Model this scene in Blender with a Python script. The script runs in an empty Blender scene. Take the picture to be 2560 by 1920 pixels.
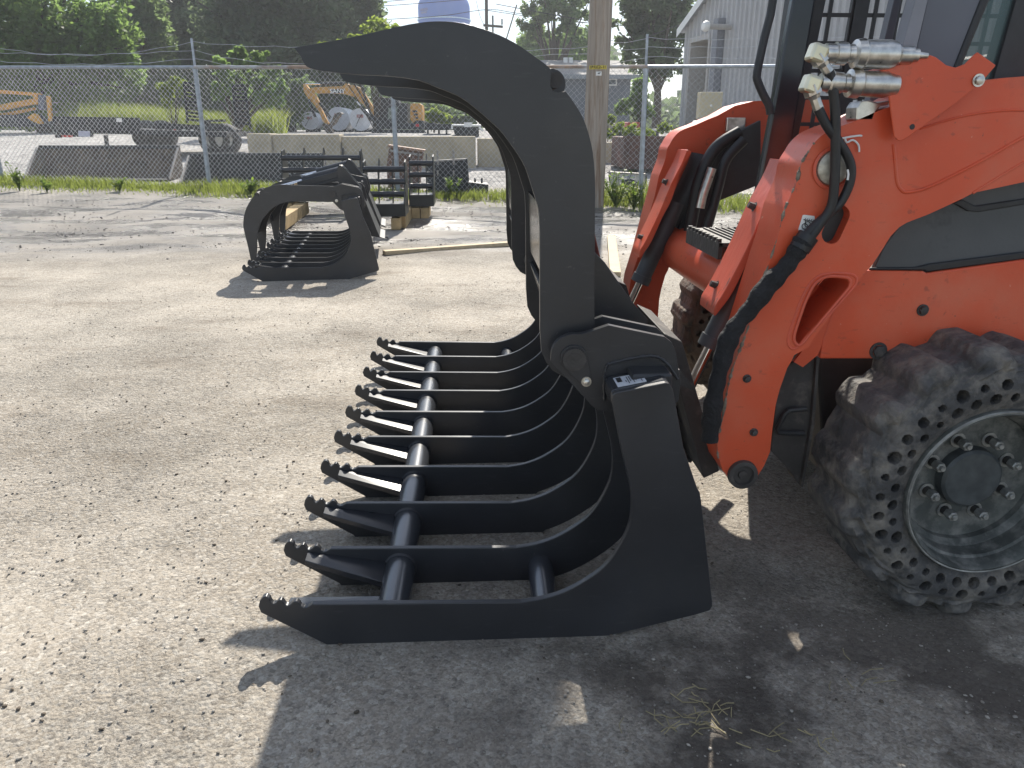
import bpy, math, random
import numpy as np
from mathutils import Vector, Matrix
from mathutils.geometry import tessellate_polygon
random.seed(7)
RNG = np.random.default_rng(11)
S = bpy.context.scene
COL = S.collection
PI = math.pi

# ---------------------------------------------------------------- camera
F_PX, CX, CY = 1900.0, 1280.0, 960.0
PITCH, YAW, CAM_H = math.radians(18.6), math.radians(2.86), 1.15
_F = Vector((math.sin(YAW)*math.cos(PITCH), math.cos(YAW)*math.cos(PITCH), -math.sin(PITCH)))
_R = Vector((math.cos(YAW), -math.sin(YAW), 0))
_U = _R.cross(_F)
CAM = Vector((0, 0, CAM_H))
cd = bpy.data.cameras.new('camera'); co = bpy.data.objects.new('camera', cd); COL.objects.link(co)
cd.sensor_width = 36; cd.lens = 36*F_PX/2560; cd.clip_start = .05; cd.clip_end = 2000
co.matrix_world = Matrix(((_R.x, _U.x, -_F.x, 0), (_R.y, _U.y, -_F.y, 0), (_R.z, _U.z, -_F.z, CAM_H), (0, 0, 0, 1)))
S.camera = co

# ---------------------------------------------------------------- light
SUN_EL, SUN_AZ = math.radians(41.5), math.radians(10)      # azimuth clockwise from +Y
w = bpy.data.worlds.new('World'); S.world = w; w.use_nodes = True
nt = w.node_tree; nt.nodes.clear()
out = nt.nodes.new('ShaderNodeOutputWorld'); bg = nt.nodes.new('ShaderNodeBackground')
sky = nt.nodes.new('ShaderNodeTexSky'); sky.sky_type = 'NISHITA'; sky.sun_disc = False
sky.sun_elevation = SUN_EL; sky.sun_rotation = SUN_AZ; sky.air_density = 1.0; sky.dust_density = .3
tc = nt.nodes.new('ShaderNodeTexCoord'); mp = nt.nodes.new('ShaderNodeMapping'); mp.inputs['Scale'].default_value = (1.0, 1.0, 2.6)
nz = nt.nodes.new('ShaderNodeTexNoise'); nz.inputs['Scale'].default_value = 3.2; nz.inputs['Detail'].default_value = 7; nz.inputs['Roughness'].default_value = .56
rp = nt.nodes.new('ShaderNodeValToRGB'); rp.color_ramp.elements[0].position = .47; rp.color_ramp.elements[1].position = .66
mx = nt.nodes.new('ShaderNodeMix'); mx.data_type = 'RGBA'
mx.inputs['B'].default_value = (9.0, 9.5, 10.4, 1)
nt.links.new(tc.outputs['Generated'], mp.inputs['Vector']); nt.links.new(mp.outputs[0], nz.inputs['Vector'])
nt.links.new(nz.outputs['Fac'], rp.inputs['Fac']); nt.links.new(rp.outputs['Color'], mx.inputs['Factor'])
nt.links.new(sky.outputs[0], mx.inputs['A']); nt.links.new(mx.outputs['Result'], bg.inputs['Color'])
nt.links.new(bg.outputs[0], out.inputs['Surface']); bg.inputs['Strength'].default_value = .075
sl = bpy.data.lights.new('sun', 'SUN'); sl.energy = 4.9; sl.angle = math.radians(.53); sl.color = (1, .94, .84)
so = bpy.data.objects.new('sun', sl); COL.objects.link(so); so.location = (3, 30, 30)
sd = Vector((math.sin(SUN_AZ)*math.cos(SUN_EL), math.cos(SUN_AZ)*math.cos(SUN_EL), math.sin(SUN_EL)))
so.rotation_euler = sd.to_track_quat('Z', 'Y').to_euler()
S.view_settings.view_transform = 'Standard'; S.view_settings.look = 'None'
S.view_settings.exposure = .86; S.view_settings.gamma = 1
try: S.view_settings.use_curve_mapping = False
except Exception: pass

# ---------------------------------------------------------------- pixel -> place
def ray(u, v): return _F + _R*((u-CX)/F_PX) + _U*((CY-v)/F_PX)
def P(u, v, Y):
    d = ray(u, v); t = Y/d.y
    return Vector((d.x*t, Y, CAM_H + d.z*t))
def gz(y, x=0.0):
    if y < 8: return 0.0
    t = y-8
    z = .06*(t - 2*(1-math.exp(-t/2)))
    return min(z, .98)
def G(u, v):
    d = ray(u, v); t = .5
    for i in range(4000):
        t += .02
        p = CAM + d*t
        if p.z <= gz(p.y): return p
    return p
def project(p):
    q = Vector(p)-CAM; z = q.dot(_F)
    return (CX+F_PX*q.dot(_R)/z, CY-F_PX*q.dot(_U)/z)

# ---------------------------------------------------------------- materials
MATS = {}
def mat(name, col, rough=.6, metal=0, var=.12, scale=14, bump=0, bscale=60, col2=None, c2=(.55, .7), coat=0, spec=.5, detail=5, trans=0, rvar=0, stretch=None, c2scale=None, alpha=1):
    if name in MATS: return MATS[name]
    m = bpy.data.materials.new(name); m.use_nodes = True; MATS[name] = m
    t = m.node_tree; b = t.nodes['Principled BSDF']
    c = t.nodes.new('ShaderNodeTexCoord'); vec = c.outputs['Object']
    if stretch:
        mpn = t.nodes.new('ShaderNodeMapping'); mpn.inputs['Scale'].default_value = stretch
        t.links.new(vec, mpn.inputs['Vector']); vec = mpn.outputs[0]
    n = t.nodes.new('ShaderNodeTexNoise'); n.inputs['Scale'].default_value = scale; n.inputs['Detail'].default_value = detail
    t.links.new(vec, n.inputs['Vector'])
    r = t.nodes.new('ShaderNodeValToRGB'); e = r.color_ramp.elements
    e[0].position = .3; e[1].position = .72
    e[0].color = tuple(max(0, x*(1-var)) for x in col)+(1,); e[1].color = tuple(min(1, x*(1+var)) for x in col)+(1,)
    t.links.new(n.outputs['Fac'], r.inputs['Fac']); last = r.outputs['Color']
    if col2:
        n2 = t.nodes.new('ShaderNodeTexNoise'); n2.inputs['Scale'].default_value = c2scale or scale*.45; n2.inputs['Detail'].default_value = 8; n2.inputs['Roughness'].default_value = .65
        r2 = t.nodes.new('ShaderNodeValToRGB'); r2.color_ramp.elements[0].position = c2[0]; r2.color_ramp.elements[1].position = c2[1]
        t.links.new(vec, n2.inputs['Vector']); t.links.new(n2.outputs['Fac'], r2.inputs['Fac'])
        x = t.nodes.new('ShaderNodeMix'); x.data_type = 'RGBA'; x.inputs['B'].default_value = tuple(col2)+(1,)
        t.links.new(r2.outputs['Color'], x.inputs['Factor']); t.links.new(last, x.inputs['A']); last = x.outputs['Result']
    t.links.new(last, b.inputs['Base Color'])
    b.inputs['Roughness'].default_value = rough; b.inputs['Metallic'].default_value = metal
    b.inputs['Specular IOR Level'].default_value = spec
    if coat: b.inputs['Coat Weight'].default_value = coat; b.inputs['Coat Roughness'].default_value = .2
    if trans: b.inputs['Transmission Weight'].default_value = trans
    if alpha < 1: b.inputs['Alpha'].default_value = alpha
    if rvar:
        mr = t.nodes.new('ShaderNodeMapRange'); mr.inputs['To Min'].default_value = max(.02, rough-rvar); mr.inputs['To Max'].default_value = min(1, rough+rvar)
        t.links.new(n.outputs['Fac'], mr.inputs['Value']); t.links.new(mr.outputs[0], b.inputs['Roughness'])
    if bump:
        n3 = t.nodes.new('ShaderNodeTexNoise'); n3.inputs['Scale'].default_value = bscale; n3.inputs['Detail'].default_value = 6
        t.links.new(vec, n3.inputs['Vector'])
        bp = t.nodes.new('ShaderNodeBump'); bp.inputs['Strength'].default_value = bump; bp.inputs['Distance'].default_value = .02
        t.links.new(n3.outputs['Fac'], bp.inputs['Height']); t.links.new(bp.outputs[0], b.inputs['Normal'])
    return m

BLACK = mat('black_powder_coat', (.030, .031, .035), .34, var=.2, scale=5, bump=.03, bscale=300, rvar=.1)
BLACKG = mat('black_gloss_paint', (.026, .028, .033), .2, var=.2, scale=8)
SATIN = mat('satin_black', (.028, .029, .031), .5, var=.25, scale=20, bump=.05, bscale=150)
STEEL = mat('zinc_steel', (.62, .6, .56), .33, metal=1, var=.25, scale=60, rvar=.15)
CHROME = mat('chrome_rod', (.75, .75, .76), .12, metal=1, var=.08)
ORANGE = mat('orange_paint', (.66, .088, .030), .40, var=.1, scale=3.5, col2=(.40, .065, .035), c2=(.60, .80), c2scale=7, bump=.03, bscale=90, rvar=.12)
def chip(m, specs):
    """chips, scratches and dust: each spec = (colour, noise scale, ramp lo, ramp hi, stretch, strength)"""
    t = m.node_tree; b = t.nodes['Principled BSDF']; src = b.inputs['Base Color'].links[0].from_socket
    c = t.nodes.new('ShaderNodeTexCoord')
    for (col, sc, lo, hi, st, k) in specs:
        mp_ = t.nodes.new('ShaderNodeMapping'); mp_.inputs['Scale'].default_value = st; mp_.inputs['Rotation'].default_value = (.0, .6 if st != (1, 1, 1) else 0, 0)
        n = t.nodes.new('ShaderNodeTexNoise'); n.inputs['Scale'].default_value = sc; n.inputs['Detail'].default_value = 6; n.inputs['Roughness'].default_value = .6
        r = t.nodes.new('ShaderNodeValToRGB'); r.color_ramp.elements[0].position = lo; r.color_ramp.elements[1].position = hi; r.color_ramp.elements[1].color = (k, k, k, 1)
        x = t.nodes.new('ShaderNodeMix'); x.data_type = 'RGBA'; x.inputs['B'].default_value = tuple(col)+(1,)
        t.links.new(c.outputs['Object'], mp_.inputs['Vector']); t.links.new(mp_.outputs[0], n.inputs['Vector']); t.links.new(n.outputs['Fac'], r.inputs['Fac'])
        t.links.new(r.outputs['Color'], x.inputs['Factor']); t.links.new(src, x.inputs['A']); src = x.outputs['Result']
    t.links.new(src, b.inputs['Base Color'])
chip(ORANGE, [((.56, .21, .13), 3.4, .46, .74, (1, 1, 1), .5), ((.22, .05, .035), 26, .64, .70, (1, 1, 1), .5), ((.09, .05, .04), 48, .69, .72, (1, 1, 1), .85), ((.30, .05, .03), 9, .62, .68, (2.2, 1, 7), .3), ((.75, .5, .4), 70, .70, .73, (1, 1, 1), .6)])
ORANGES = mat('scratched_orange_paint', (.62, .10, .05), .4, var=.15, scale=9, col2=(.07, .06, .05), c2=(.6, .68), c2scale=22, stretch=(1, 1, .35), bump=.06, bscale=60, rvar=.15)
RUBBER = mat('worn_rubber', (.078, .076, .075), .8, var=.45, scale=11, col2=(.25, .225, .19), c2=(.45, .72), c2scale=16, bump=.5, bscale=55)
MUDRUB = mat('muddy_rubber', (.12, .09, .065), .85, var=.4, scale=12, col2=(.05, .045, .04), c2=(.5, .65), c2scale=20, bump=.6, bscale=45)
HOSE = mat('hose_rubber', (.018, .018, .02), .45, var=.2, scale=30)
SLEEVE = mat('woven_sleeve', (.014, .014, .016), .85, var=.4, scale=40, bump=.5, bscale=120, col2=(.10, .10, .11), c2=(.66, .76), c2scale=30)
GREYP = mat('grey_plastic', (.075, .08, .085), .5, var=.15, scale=6, col2=(.04, .042, .045), c2=(.6, .75), c2scale=9, bump=.04, bscale=120)
CABGREY = mat('cab_grey_panel', (.13, .14, .165), .5, var=.08, scale=4)
DKMETAL = mat('dirty_dark_steel', (.055, .05, .047), .65, var=.35, scale=9, col2=(.15, .13, .11), c2=(.55, .75), c2scale=18, bump=.2, bscale=60)
WHITE = mat('white_print', (.78, .78, .76), .5, var=.04)
INK = mat('black_print', (.02, .02, .022), .5, var=.05)

chip(BLACK, [((.085, .08, .075), 2.2, .50, .80, (1, 1, 1), .45), ((.16, .15, .14), 60, .69, .73, (1, 1, 1), .35), ((.07, .07, .072), 14, .60, .70, (1, 1, 6), .35)])
TUBE = mat('gloss_tube_paint', (.035, .038, .045), .27, var=.2, scale=8, spec=.9, coat=.3)
# ---------------------------------------------------------------- mesh builder
ORG = {}
class MB:
    def __init__(s): s.v = []; s.f = []
    def add(s, vs, fs):
        o = len(s.v); s.v += [Vector(x) for x in vs]; s.f += [tuple(i+o for i in f) for f in fs]; return s
    def prism(s, poly, y0, y1, holes=()):
        """outline(s) in x,z swept from y0 to y1"""
        loops = [[(p[0], p[1]) for p in poly]]+[[(p[0], p[1]) for p in h] for h in holes]
        flat = [p for l in loops for p in l]; n = len(flat)
        tr = tessellate_polygon([[Vector((p[0], p[1], 0)) for p in l] for l in loops])
        vs = [(p[0], y0, p[1]) for p in flat]+[(p[0], y1, p[1]) for p in flat]
        fs = [tuple(t) for t in tr]+[tuple(i+n for i in reversed(t)) for t in tr]
        o = 0
        for l in loops:
            k = len(l)
            for i in range(k):
                a, b = o+i, o+(i+1) % k
                fs.append((a, b, b+n, a+n))
            o += k
        return s.add(vs, fs)
    def prism_axis(s, poly, a0, a1, M):
        """outline in local x,z swept along local y, then moved by M"""
        t = MB().prism(poly, a0, a1)
        return s.add([M @ v for v in t.v], t.f)
    def box(s, c, d, M=None, taper=1):
        x, y, z = d[0]/2, d[1]/2, d[2]/2
        vs = [(-x, -y, -z), (x, -y, -z), (x, y, -z), (-x, y, -z), (-x*taper, -y*taper, z), (x*taper, -y*taper, z), (x*taper, y*taper, z), (-x*taper, y*taper, z)]
        vs = [Vector(v) for v in vs]
        if M is not None: vs = [M @ v for v in vs]
        return s.add([v+Vector(c) for v in vs], [(0, 3, 2, 1), (4, 5, 6, 7), (0, 1, 5, 4), (1, 2, 6, 5), (2, 3, 7, 6), (3, 0, 4, 7)])
    def tube(s, pts, r, n=10, cap=True):
        pts = [Vector(p) for p in pts]; rs = r if isinstance(r, (list, tuple)) else [r]*len(pts)
        vs = []; fs = []; up = None
        for i, p in enumerate(pts):
            d = (pts[min(i+1, len(pts)-1)]-pts[max(i-1, 0)]).normalized()
            if up is None: up = d.orthogonal().normalized()
            a = (up-d*up.dot(d))
            a = a.normalized() if a.length > 1e-6 else d.orthogonal().normalized()
            up = a; b = d.cross(a)
            for k in range(n):
                th = 2*PI*k/n
                vs.append(p+(a*math.cos(th)+b*math.sin(th))*rs[i])
        for i in range(len(pts)-1):
            for k in range(n):
                k2 = (k+1) % n
                fs.append((i*n+k, i*n+k2, (i+1)*n+k2, (i+1)*n+k))
        if cap:
            fs.append(tuple(reversed(range(n)))); o = (len(pts)-1)*n; fs.append(tuple(o+k for k in range(n)))
        return s.add(vs, fs)
    def cyl(s, p0, p1, r, n=16, r1=None): return s.tube([p0, p1], [r, r if r1 is None else r1], n)
    def lathe(s, prof, c, axis='Y', n=48, close=False):
        """prof: (radius, offset along axis)"""
        vs = []; fs = []; m = len(prof)
        for k in range(n):
            th = 2*PI*k/n; ct, st = math.cos(th), math.sin(th)
            for (r, a) in prof:
                if axis == 'Y': q = (r*ct, a, r*st)
                elif axis == 'Z': q = (r*ct, r*st, a)
                else: q = (a, r*ct, r*st)
                vs.append(Vector(q)+Vector(c))
        for k in range(n):
            k2 = (k+1) % n
            for j in range(m-1): fs.append((k*m+j, k*m+j+1, k2*m+j+1, k2*m+j))
            if close: fs.append((k*m+m-1, k*m, k2*m, k2*m+m-1))
        return s.add(vs, fs)
    def lathe_dir(s, prof, p0, d, n=20):
        """prof (radius, distance along d from p0)"""
        d = Vector(d).normalized(); a = d.orthogonal().normalized(); b = d.cross(a); p0 = Vector(p0)
        vs = []; fs = []; m = len(prof)
        for k in range(n):
            th = 2*PI*k/n
            for (r, q) in prof: vs.append(p0+d*q+(a*math.cos(th)+b*math.sin(th))*r)
        for k in range(n):
            k2 = (k+1) % n
            for j in range(m-1): fs.append((k*m+j, k*m+j+1, k2*m+j+1, k2*m+j))
        return s.add(vs, fs)
    def xform(s, fn): s.v = [fn(v) for v in s.v]; return s
    def build(s, name, m, parent=None, smooth=False, bevel=0, base=None, ang=40):
        me = bpy.data.meshes.new(name)
        off = ORG[parent.name] if parent is not None else Vector(base if base is not None else (0, 0, 0))
        me.from_pydata([tuple(v-off) for v in s.v], [], s.f); me.validate(); me.update()
        ob = bpy.data.objects.new(name, me); COL.objects.link(ob)
        if m: me.materials.append(m)
        if parent is not None: ob.parent = parent
        else: ob.location = off
        ORG[ob.name] = off
        fix_normals(me)
        if smooth: shade(me, ang)
        if bevel:
            bm_ = ob.modifiers.new('bevel', 'BEVEL'); bm_.width = bevel; bm_.segments = 2; bm_.limit_method = 'ANGLE'; bm_.angle_limit = math.radians(40)
        return ob
import bmesh
def fix_normals(me):
    b = bmesh.new(); b.from_mesh(me); bmesh.ops.recalc_face_normals(b, faces=b.faces); b.to_mesh(me); b.free()
def shade(me, ang=40):
    me.polygons.foreach_set('use_smooth', [True]*len(me.polygons))
    b = bmesh.new(); b.from_mesh(me); lim = math.radians(ang)
    for e in b.edges:
        if len(e.link_faces) == 2 and e.calc_face_angle(0) > lim: e.smooth = False
    b.to_mesh(me); b.free()
def tag(o, label=None, cat=None, group=None, kind=None):
    if label: o['label'] = label
    if cat: o['category'] = cat
    if group: o['group'] = group
    if kind: o['kind'] = kind
    return o
def thing(name, loc, label, cat, group=None):
    o = bpy.data.objects.new(name, None); COL.objects.link(o); o.location = loc; o.empty_display_size = .2
    ORG[o.name] = Vector(loc); return tag(o, label, cat, group)
def np_mesh(name, verts, faces, m, parent=None, base=(0, 0, 0)):
    """big meshes from numpy arrays (all faces the same size)"""
    me = bpy.data.meshes.new(name); nv, nf, k = len(verts), len(faces), faces.shape[1]
    me.vertices.add(nv); me.loops.add(nf*k); me.polygons.add(nf)
    off = np.array(ORG[parent.name] if parent is not None else base)
    me.vertices.foreach_set('co', (verts-off).astype(np.float32).ravel())
    me.loops.foreach_set('vertex_index', faces.astype(np.int32).ravel())
    me.polygons.foreach_set('loop_start', np.arange(0, nf*k, k, dtype=np.int32))
    me.update(calc_edges=True); me.validate()
    ob = bpy.data.objects.new(name, me); COL.objects.link(ob); me.materials.append(m)
    if parent is not None: ob.parent = parent
    else: ob.location = base
    ORG[ob.name] = Vector(off)
    return ob
def xz(pts, Y):
    r = []
    for (u, v) in pts:
        p = P(u, v, Y); r.append((p.x, p.z))
    return r
def circ(c, r, n=24, a0=0): return [(c[0]+r*math.cos(a0+2*PI*i/n), c[1]+r*math.sin(a0+2*PI*i/n)) for i in range(n)]
def spline(pts, k=5):
    """Catmull-Rom through points"""
    pts = [Vector(p) for p in pts]; o = []
    for i in range(len(pts)-1):
        a, b, c, d = pts[max(i-1, 0)], pts[i], pts[i+1], pts[min(i+2, len(pts)-1)]
        for j in range(k):
            t = j/k
            o.append(.5*((2*b)+(c-a)*t+(2*a-5*b+4*c-d)*t*t+(3*b-a-3*c+d)*t**3))
    o.append(pts[-1]); return o
def sp2(pts, k=4): return [(p.x, p.y) for p in spline([Vector((a, b, 0)) for a, b in pts], k)]
def text_mesh(txt, name, size, M, m, parent, depth=.001, shear=0):
    cu = bpy.data.curves.new('t', 'FONT'); cu.body = txt; cu.size = size; cu.extrude = depth; cu.shear = shear; cu.align_x = 'CENTER'; cu.align_y = 'CENTER'; cu.offset = size*.02
    o = bpy.data.objects.new('t', cu); COL.objects.link(o)
    bpy.context.view_layer.update()
    me = bpy.data.meshes.new_from_object(o.evaluated_get(bpy.context.evaluated_depsgraph_get()))
    bpy.data.objects.remove(o); bpy.data.curves.remove(cu)
    me.transform(M); off = ORG[parent.name]; me.transform(Matrix.Translation(-off))
    me.materials.clear(); me.materials.append(m); ob = bpy.data.objects.new(name, me); COL.objects.link(ob); ob.parent = parent; ORG[ob.name] = off
    return ob
FACE_CAM = Matrix(((1, 0, 0, 0), (0, 0, -1, 0), (0, 1, 0, 0), (0, 0, 0, 1)))   # text x->x, y->z, facing -Y
# ---------------------------------------------------------------- ground
def ground_material():
    m = bpy.data.materials.new('gravel_yard'); m.use_nodes = True; t = m.node_tree; b = t.nodes['Principled BSDF']; N = t.nodes.new; L = t.links.new
    geo = N('ShaderNodeNewGeometry'); pos = geo.outputs['Position']
    def noise(sc, det=6, ro=.55):
        n = N('ShaderNodeTexNoise'); n.inputs['Scale'].default_value = sc; n.inputs['Detail'].default_value = det; n.inputs['Roughness'].default_value = ro
        L(pos, n.inputs['Vector']); return n.outputs['Fac']
    def ramp(f, a, c0, b_, c1):
        r = N('ShaderNodeValToRGB'); r.color_ramp.elements[0].position = a; r.color_ramp.elements[1].position = b_
        r.color_ramp.elements[0].color = c0+(1,); r.color_ramp.elements[1].color = c1+(1,); L(f, r.inputs['Fac']); return r.outputs['Color']
    def mix(f, a, c):
        x = N('ShaderNodeMix'); x.data_type = 'RGBA'
        for s_, q in (('A', a), ('B', c)):
            if isinstance(q, tuple): x.inputs[s_].default_value = q+(1,)
            else: L(q, x.inputs[s_])
        if isinstance(f, float): x.inputs['Factor'].default_value = f
        else: L(f, x.inputs['Factor'])
        return x.outputs['Result']
    def math_(op, a, c, clamp=False):
        x = N('ShaderNodeMath'); x.operation = op; x.use_clamp = clamp
        for i, q in enumerate((a, c)):
            if isinstance(q, (int, float)): x.inputs[i].default_value = q
            else: L(q, x.inputs[i])
        return x.outputs[0]
    base = ramp(noise(.55, 7, .6), .30, (.27, .225, .17), .62, (.44, .395, .33))
    base = mix(ramp(noise(2.6, 6, .65), .42, (0, 0, 0), .68, (.8, .8, .8)), base, (.47, .425, .36))
    base = mix(ramp(noise(13, 6, .7), .52, (0, 0, 0), .74, (.75, .75, .75)), base, (.20, .165, .125))
    vo = N('ShaderNodeTexVoronoi'); vo.inputs['Scale'].default_value = 85; L(pos, vo.inputs['Vector'])
    sep = N('ShaderNodeSeparateColor'); L(vo.outputs['Color'], sep.inputs[0])
    stone = ramp(sep.outputs[0], .1, (.16, .145, .125), .95, (.62, .58, .51))
    base = mix(ramp(sep.outputs[1], .52, (0, 0, 0), .6, (.65, .65, .65)), base, stone)
    vo2 = N('ShaderNodeTexVoronoi'); vo2.inputs['Scale'].default_value = 210; L(pos, vo2.inputs['Vector'])
    sep2 = N('ShaderNodeSeparateColor'); L(vo2.outputs['Color'], sep2.inputs[0])
    base = mix(.35, base, ramp(sep2.outputs[0], .05, (.12, .10, .08), .95, (.56, .51, .44)))
    mpd = N('ShaderNodeMapping'); mpd.inputs['Scale'].default_value = (.75, 1.7, 1); L(pos, mpd.inputs['Vector'])
    dn0 = N('ShaderNodeTexNoise'); dn0.inputs['Scale'].default_value = 1.25; dn0.inputs['Detail'].default_value = 9; dn0.inputs['Roughness'].default_value = .62; L(mpd.outputs[0], dn0.inputs['Vector'])
    base = mix(ramp(dn0.outputs['Fac'], .56, (0, 0, 0), .70, (.55, .55, .55)), base, (.16, .125, .09))
    # damp dark soil patches, also deepening the colour of the loader's shadow area
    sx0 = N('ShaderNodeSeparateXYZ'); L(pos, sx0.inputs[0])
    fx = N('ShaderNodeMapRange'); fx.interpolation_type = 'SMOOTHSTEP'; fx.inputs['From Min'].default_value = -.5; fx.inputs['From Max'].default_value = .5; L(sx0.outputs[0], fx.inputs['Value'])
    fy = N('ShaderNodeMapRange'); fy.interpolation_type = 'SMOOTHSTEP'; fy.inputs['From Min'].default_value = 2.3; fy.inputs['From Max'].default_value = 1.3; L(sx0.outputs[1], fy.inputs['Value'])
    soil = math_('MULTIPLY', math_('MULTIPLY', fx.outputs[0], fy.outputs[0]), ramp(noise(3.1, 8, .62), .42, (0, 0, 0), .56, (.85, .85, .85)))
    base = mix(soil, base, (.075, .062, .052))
    # wet, muddy belt along the fence
    sx = N('ShaderNodeSeparateXYZ'); L(pos, sx.inputs[0])
    y = sx.outputs[1]
    belt = math_('MULTIPLY', math_('SMOOTH_MIN', math_('SUBTRACT', y, 6.9), 1.0), 1.0)
    up = N('ShaderNodeMapRange'); up.interpolation_type = 'SMOOTHSTEP'; up.inputs['From Min'].default_value = 6.6; up.inputs['From Max'].default_value = 8.6; L(y, up.inputs['Value'])
    dn = N('ShaderNodeMapRange'); dn.interpolation_type = 'SMOOTHSTEP'; dn.inputs['From Min'].default_value = 13.2; dn.inputs['From Max'].default_value = 12.2; L(y, dn.inputs['Value'])
    wetm = math_('MULTIPLY', up.outputs[0], dn.outputs[0])
    mp_ = N('ShaderNodeMapping'); mp_.inputs['Scale'].default_value = (.5, 1.5, 1); L(pos, mp_.inputs['Vector'])
    wn = N('ShaderNodeTexNoise'); wn.inputs['Scale'].default_value = 1.5; wn.inputs['Detail'].default_value = 8; wn.inputs['Roughness'].default_value = .68; L(mp_.outputs[0], wn.inputs['Vector'])
    wr = N('ShaderNodeValToRGB'); wr.color_ramp.elements[0].position = .43; wr.color_ramp.elements[1].position = .53; L(wn.outputs['Fac'], wr.inputs['Fac'])
    wet = math_('MULTIPLY', wetm, wr.outputs[0])
    base = mix(math_('MULTIPLY', wetm, .7), base, (.30, .28, .26))
    base = mix(math_('MULTIPLY', wet, .8), base, (.10, .092, .085))
    # pale crushed stone beyond the fence
    far = N('ShaderNodeMapRange'); far.inputs['From Min'].default_value = 12.6; far.inputs['From Max'].default_value = 13.6; L(y, far.inputs['Value'])
    vo3 = N('ShaderNodeTexVoronoi'); vo3.inputs['Scale'].default_value = 13; L(pos, vo3.inputs['Vector']); s3 = N('ShaderNodeSeparateColor'); L(vo3.outputs['Color'], s3.inputs[0])
    pale = mix(.6, ramp(noise(.6, 6), .3, (.22, .21, .20), .7, (.42, .405, .39)), ramp(s3.outputs[0], .1, (.13, .125, .12), .9, (.55, .53, .51)))
    base = mix(far.outputs[0], base, pale)
    L(base, b.inputs['Base Color'])
    rr = N('ShaderNodeMapRange'); rr.inputs['To Min'].default_value = .93; rr.inputs['To Max'].default_value = .22; L(wet, rr.inputs['Value']); L(rr.outputs[0], b.inputs['Roughness'])
    b.inputs['Specular IOR Level'].default_value = .35
    # relief
    h = math_('MULTIPLY', vo.outputs['Distance'], -.35)
    h = math_('ADD', h, math_('MULTIPLY', noise(30, 8, .7), 1.1))
    h = math_('ADD', h, math_('MULTIPLY', noise(120, 5, .7), .45))
    h = math_('ADD', h, math_('MULTIPLY', noise(5, 6, .6), 1.6))
    h = math_('ADD', h, math_('MULTIPLY', math_('MULTIPLY', wetm, noise(12, 7, .6)), 1.6))
    bp = N('ShaderNodeBump'); L(ramp(noise(.9, 6, .6), .36, (.35, .35, .35), .60, (.95, .95, .95)), bp.inputs['Strength']); bp.inputs['Distance'].default_value = .022
    L(h, bp.inputs['Height']); L(bp.outputs[0], b.inputs['Normal'])
    return m
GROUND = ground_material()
def ground():
    ys = np.concatenate([np.arange(-6, 14, .25), np.arange(14, 40, .5), np.array([42, 46, 52, 60, 80, 120, 200, 400, 900])])
    xs = np.concatenate([np.array([-600, -300, -150, -80, -50]), np.arange(-40, 40.1, .5), np.array([50, 80, 150, 300, 600])])
    X, Y = np.meshgrid(xs, ys)
    Z = np.vectorize(gz)(Y)
    amp = np.clip((Y-6.5)/2, 0, 1)*np.clip((13-Y)/1.5, 0, 1)
    Z = Z+amp*(.018*np.sin(Y*5.3+np.sin(X*1.1)*1.4)+.012*np.sin(X*2.3+Y))-.002
    V = np.stack([X, Y, Z], -1).reshape(-1, 3); nx = len(xs); ny = len(ys)
    i, j = np.meshgrid(np.arange(nx-1), np.arange(ny-1)); a = (j*nx+i).ravel()
    Fc = np.stack([a, a+1, a+nx+1, a+nx], 1)
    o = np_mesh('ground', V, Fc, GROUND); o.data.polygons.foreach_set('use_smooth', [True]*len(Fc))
    tag(o, kind='structure')
ground()

# loose stones: one icosahedron-like lump scattered with noise
def stones(name, n, area, smin, smax, m, label, seed, pw=1.6, jit=0):
    r = np.random.default_rng(seed)
    t = (1+5**.5)/2
    iv = np.array([(-1, t, 0), (1, t, 0), (-1, -t, 0), (1, -t, 0), (0, -1, t), (0, 1, t), (0, -1, -t), (0, 1, -t), (t, 0, -1), (t, 0, 1), (-t, 0, -1), (-t, 0, 1)])/1.9
    fc = np.array([(0, 11, 5), (0, 5, 1), (0, 1, 7), (0, 7, 10), (0, 10, 11), (1, 5, 9), (5, 11, 4), (11, 10, 2), (10, 7, 6), (7, 1, 8), (3, 9, 4), (3, 4, 2), (3, 2, 6), (3, 6, 8), (3, 8, 9), (4, 9, 5), (2, 4, 11), (6, 2, 10), (8, 6, 7), (9, 8, 1)])
    x0, x1, y0, y1 = area
    yy = y0+(y1-y0)*r.random(n)**pw+r.normal(0, 1, n)*jit; xx = (x0+(x1-x0)*r.random(n))*(.35+.65*yy/y1)
    sz = smin*(smax/smin)**(r.random(n)**2.2)
    V = iv[None]*(1+.35*(r.random((n, 12, 1))-.5))
    an = r.random(n)*6.28; c, s_ = np.cos(an)[:, None], np.sin(an)[:, None]
    sc = sz[:, None]*np.stack([1+.5*r.random(n), .7+.4*r.random(n), .35+.35*r.random(n)], 1)
    V = V*sc[:, None, :]
    V = np.stack([V[..., 0]*c-V[..., 1]*s_, V[..., 0]*s_+V[..., 1]*c, V[..., 2]], -1)
    V[..., 0] += xx[:, None]; V[..., 1] += yy[:, None]; V[..., 2] += np.vectorize(gz)(yy)[:, None]+sz[:, None]*.12
    Fc = (fc[None]+(np.arange(n)*12)[:, None, None]).reshape(-1, 3)
    o = np_mesh(name, V.reshape(-1, 3), Fc, m); tag(o, label, 'gravel', kind='stuff')
STONE = mat('pebbles', (.30, .275, .24), .9, var=.7, scale=9, bump=.3, bscale=120)
STONE2 = mat('dark_clods', (.13, .105, .08), .95, var=.5, scale=11, bump=.4, bscale=100)
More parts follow.
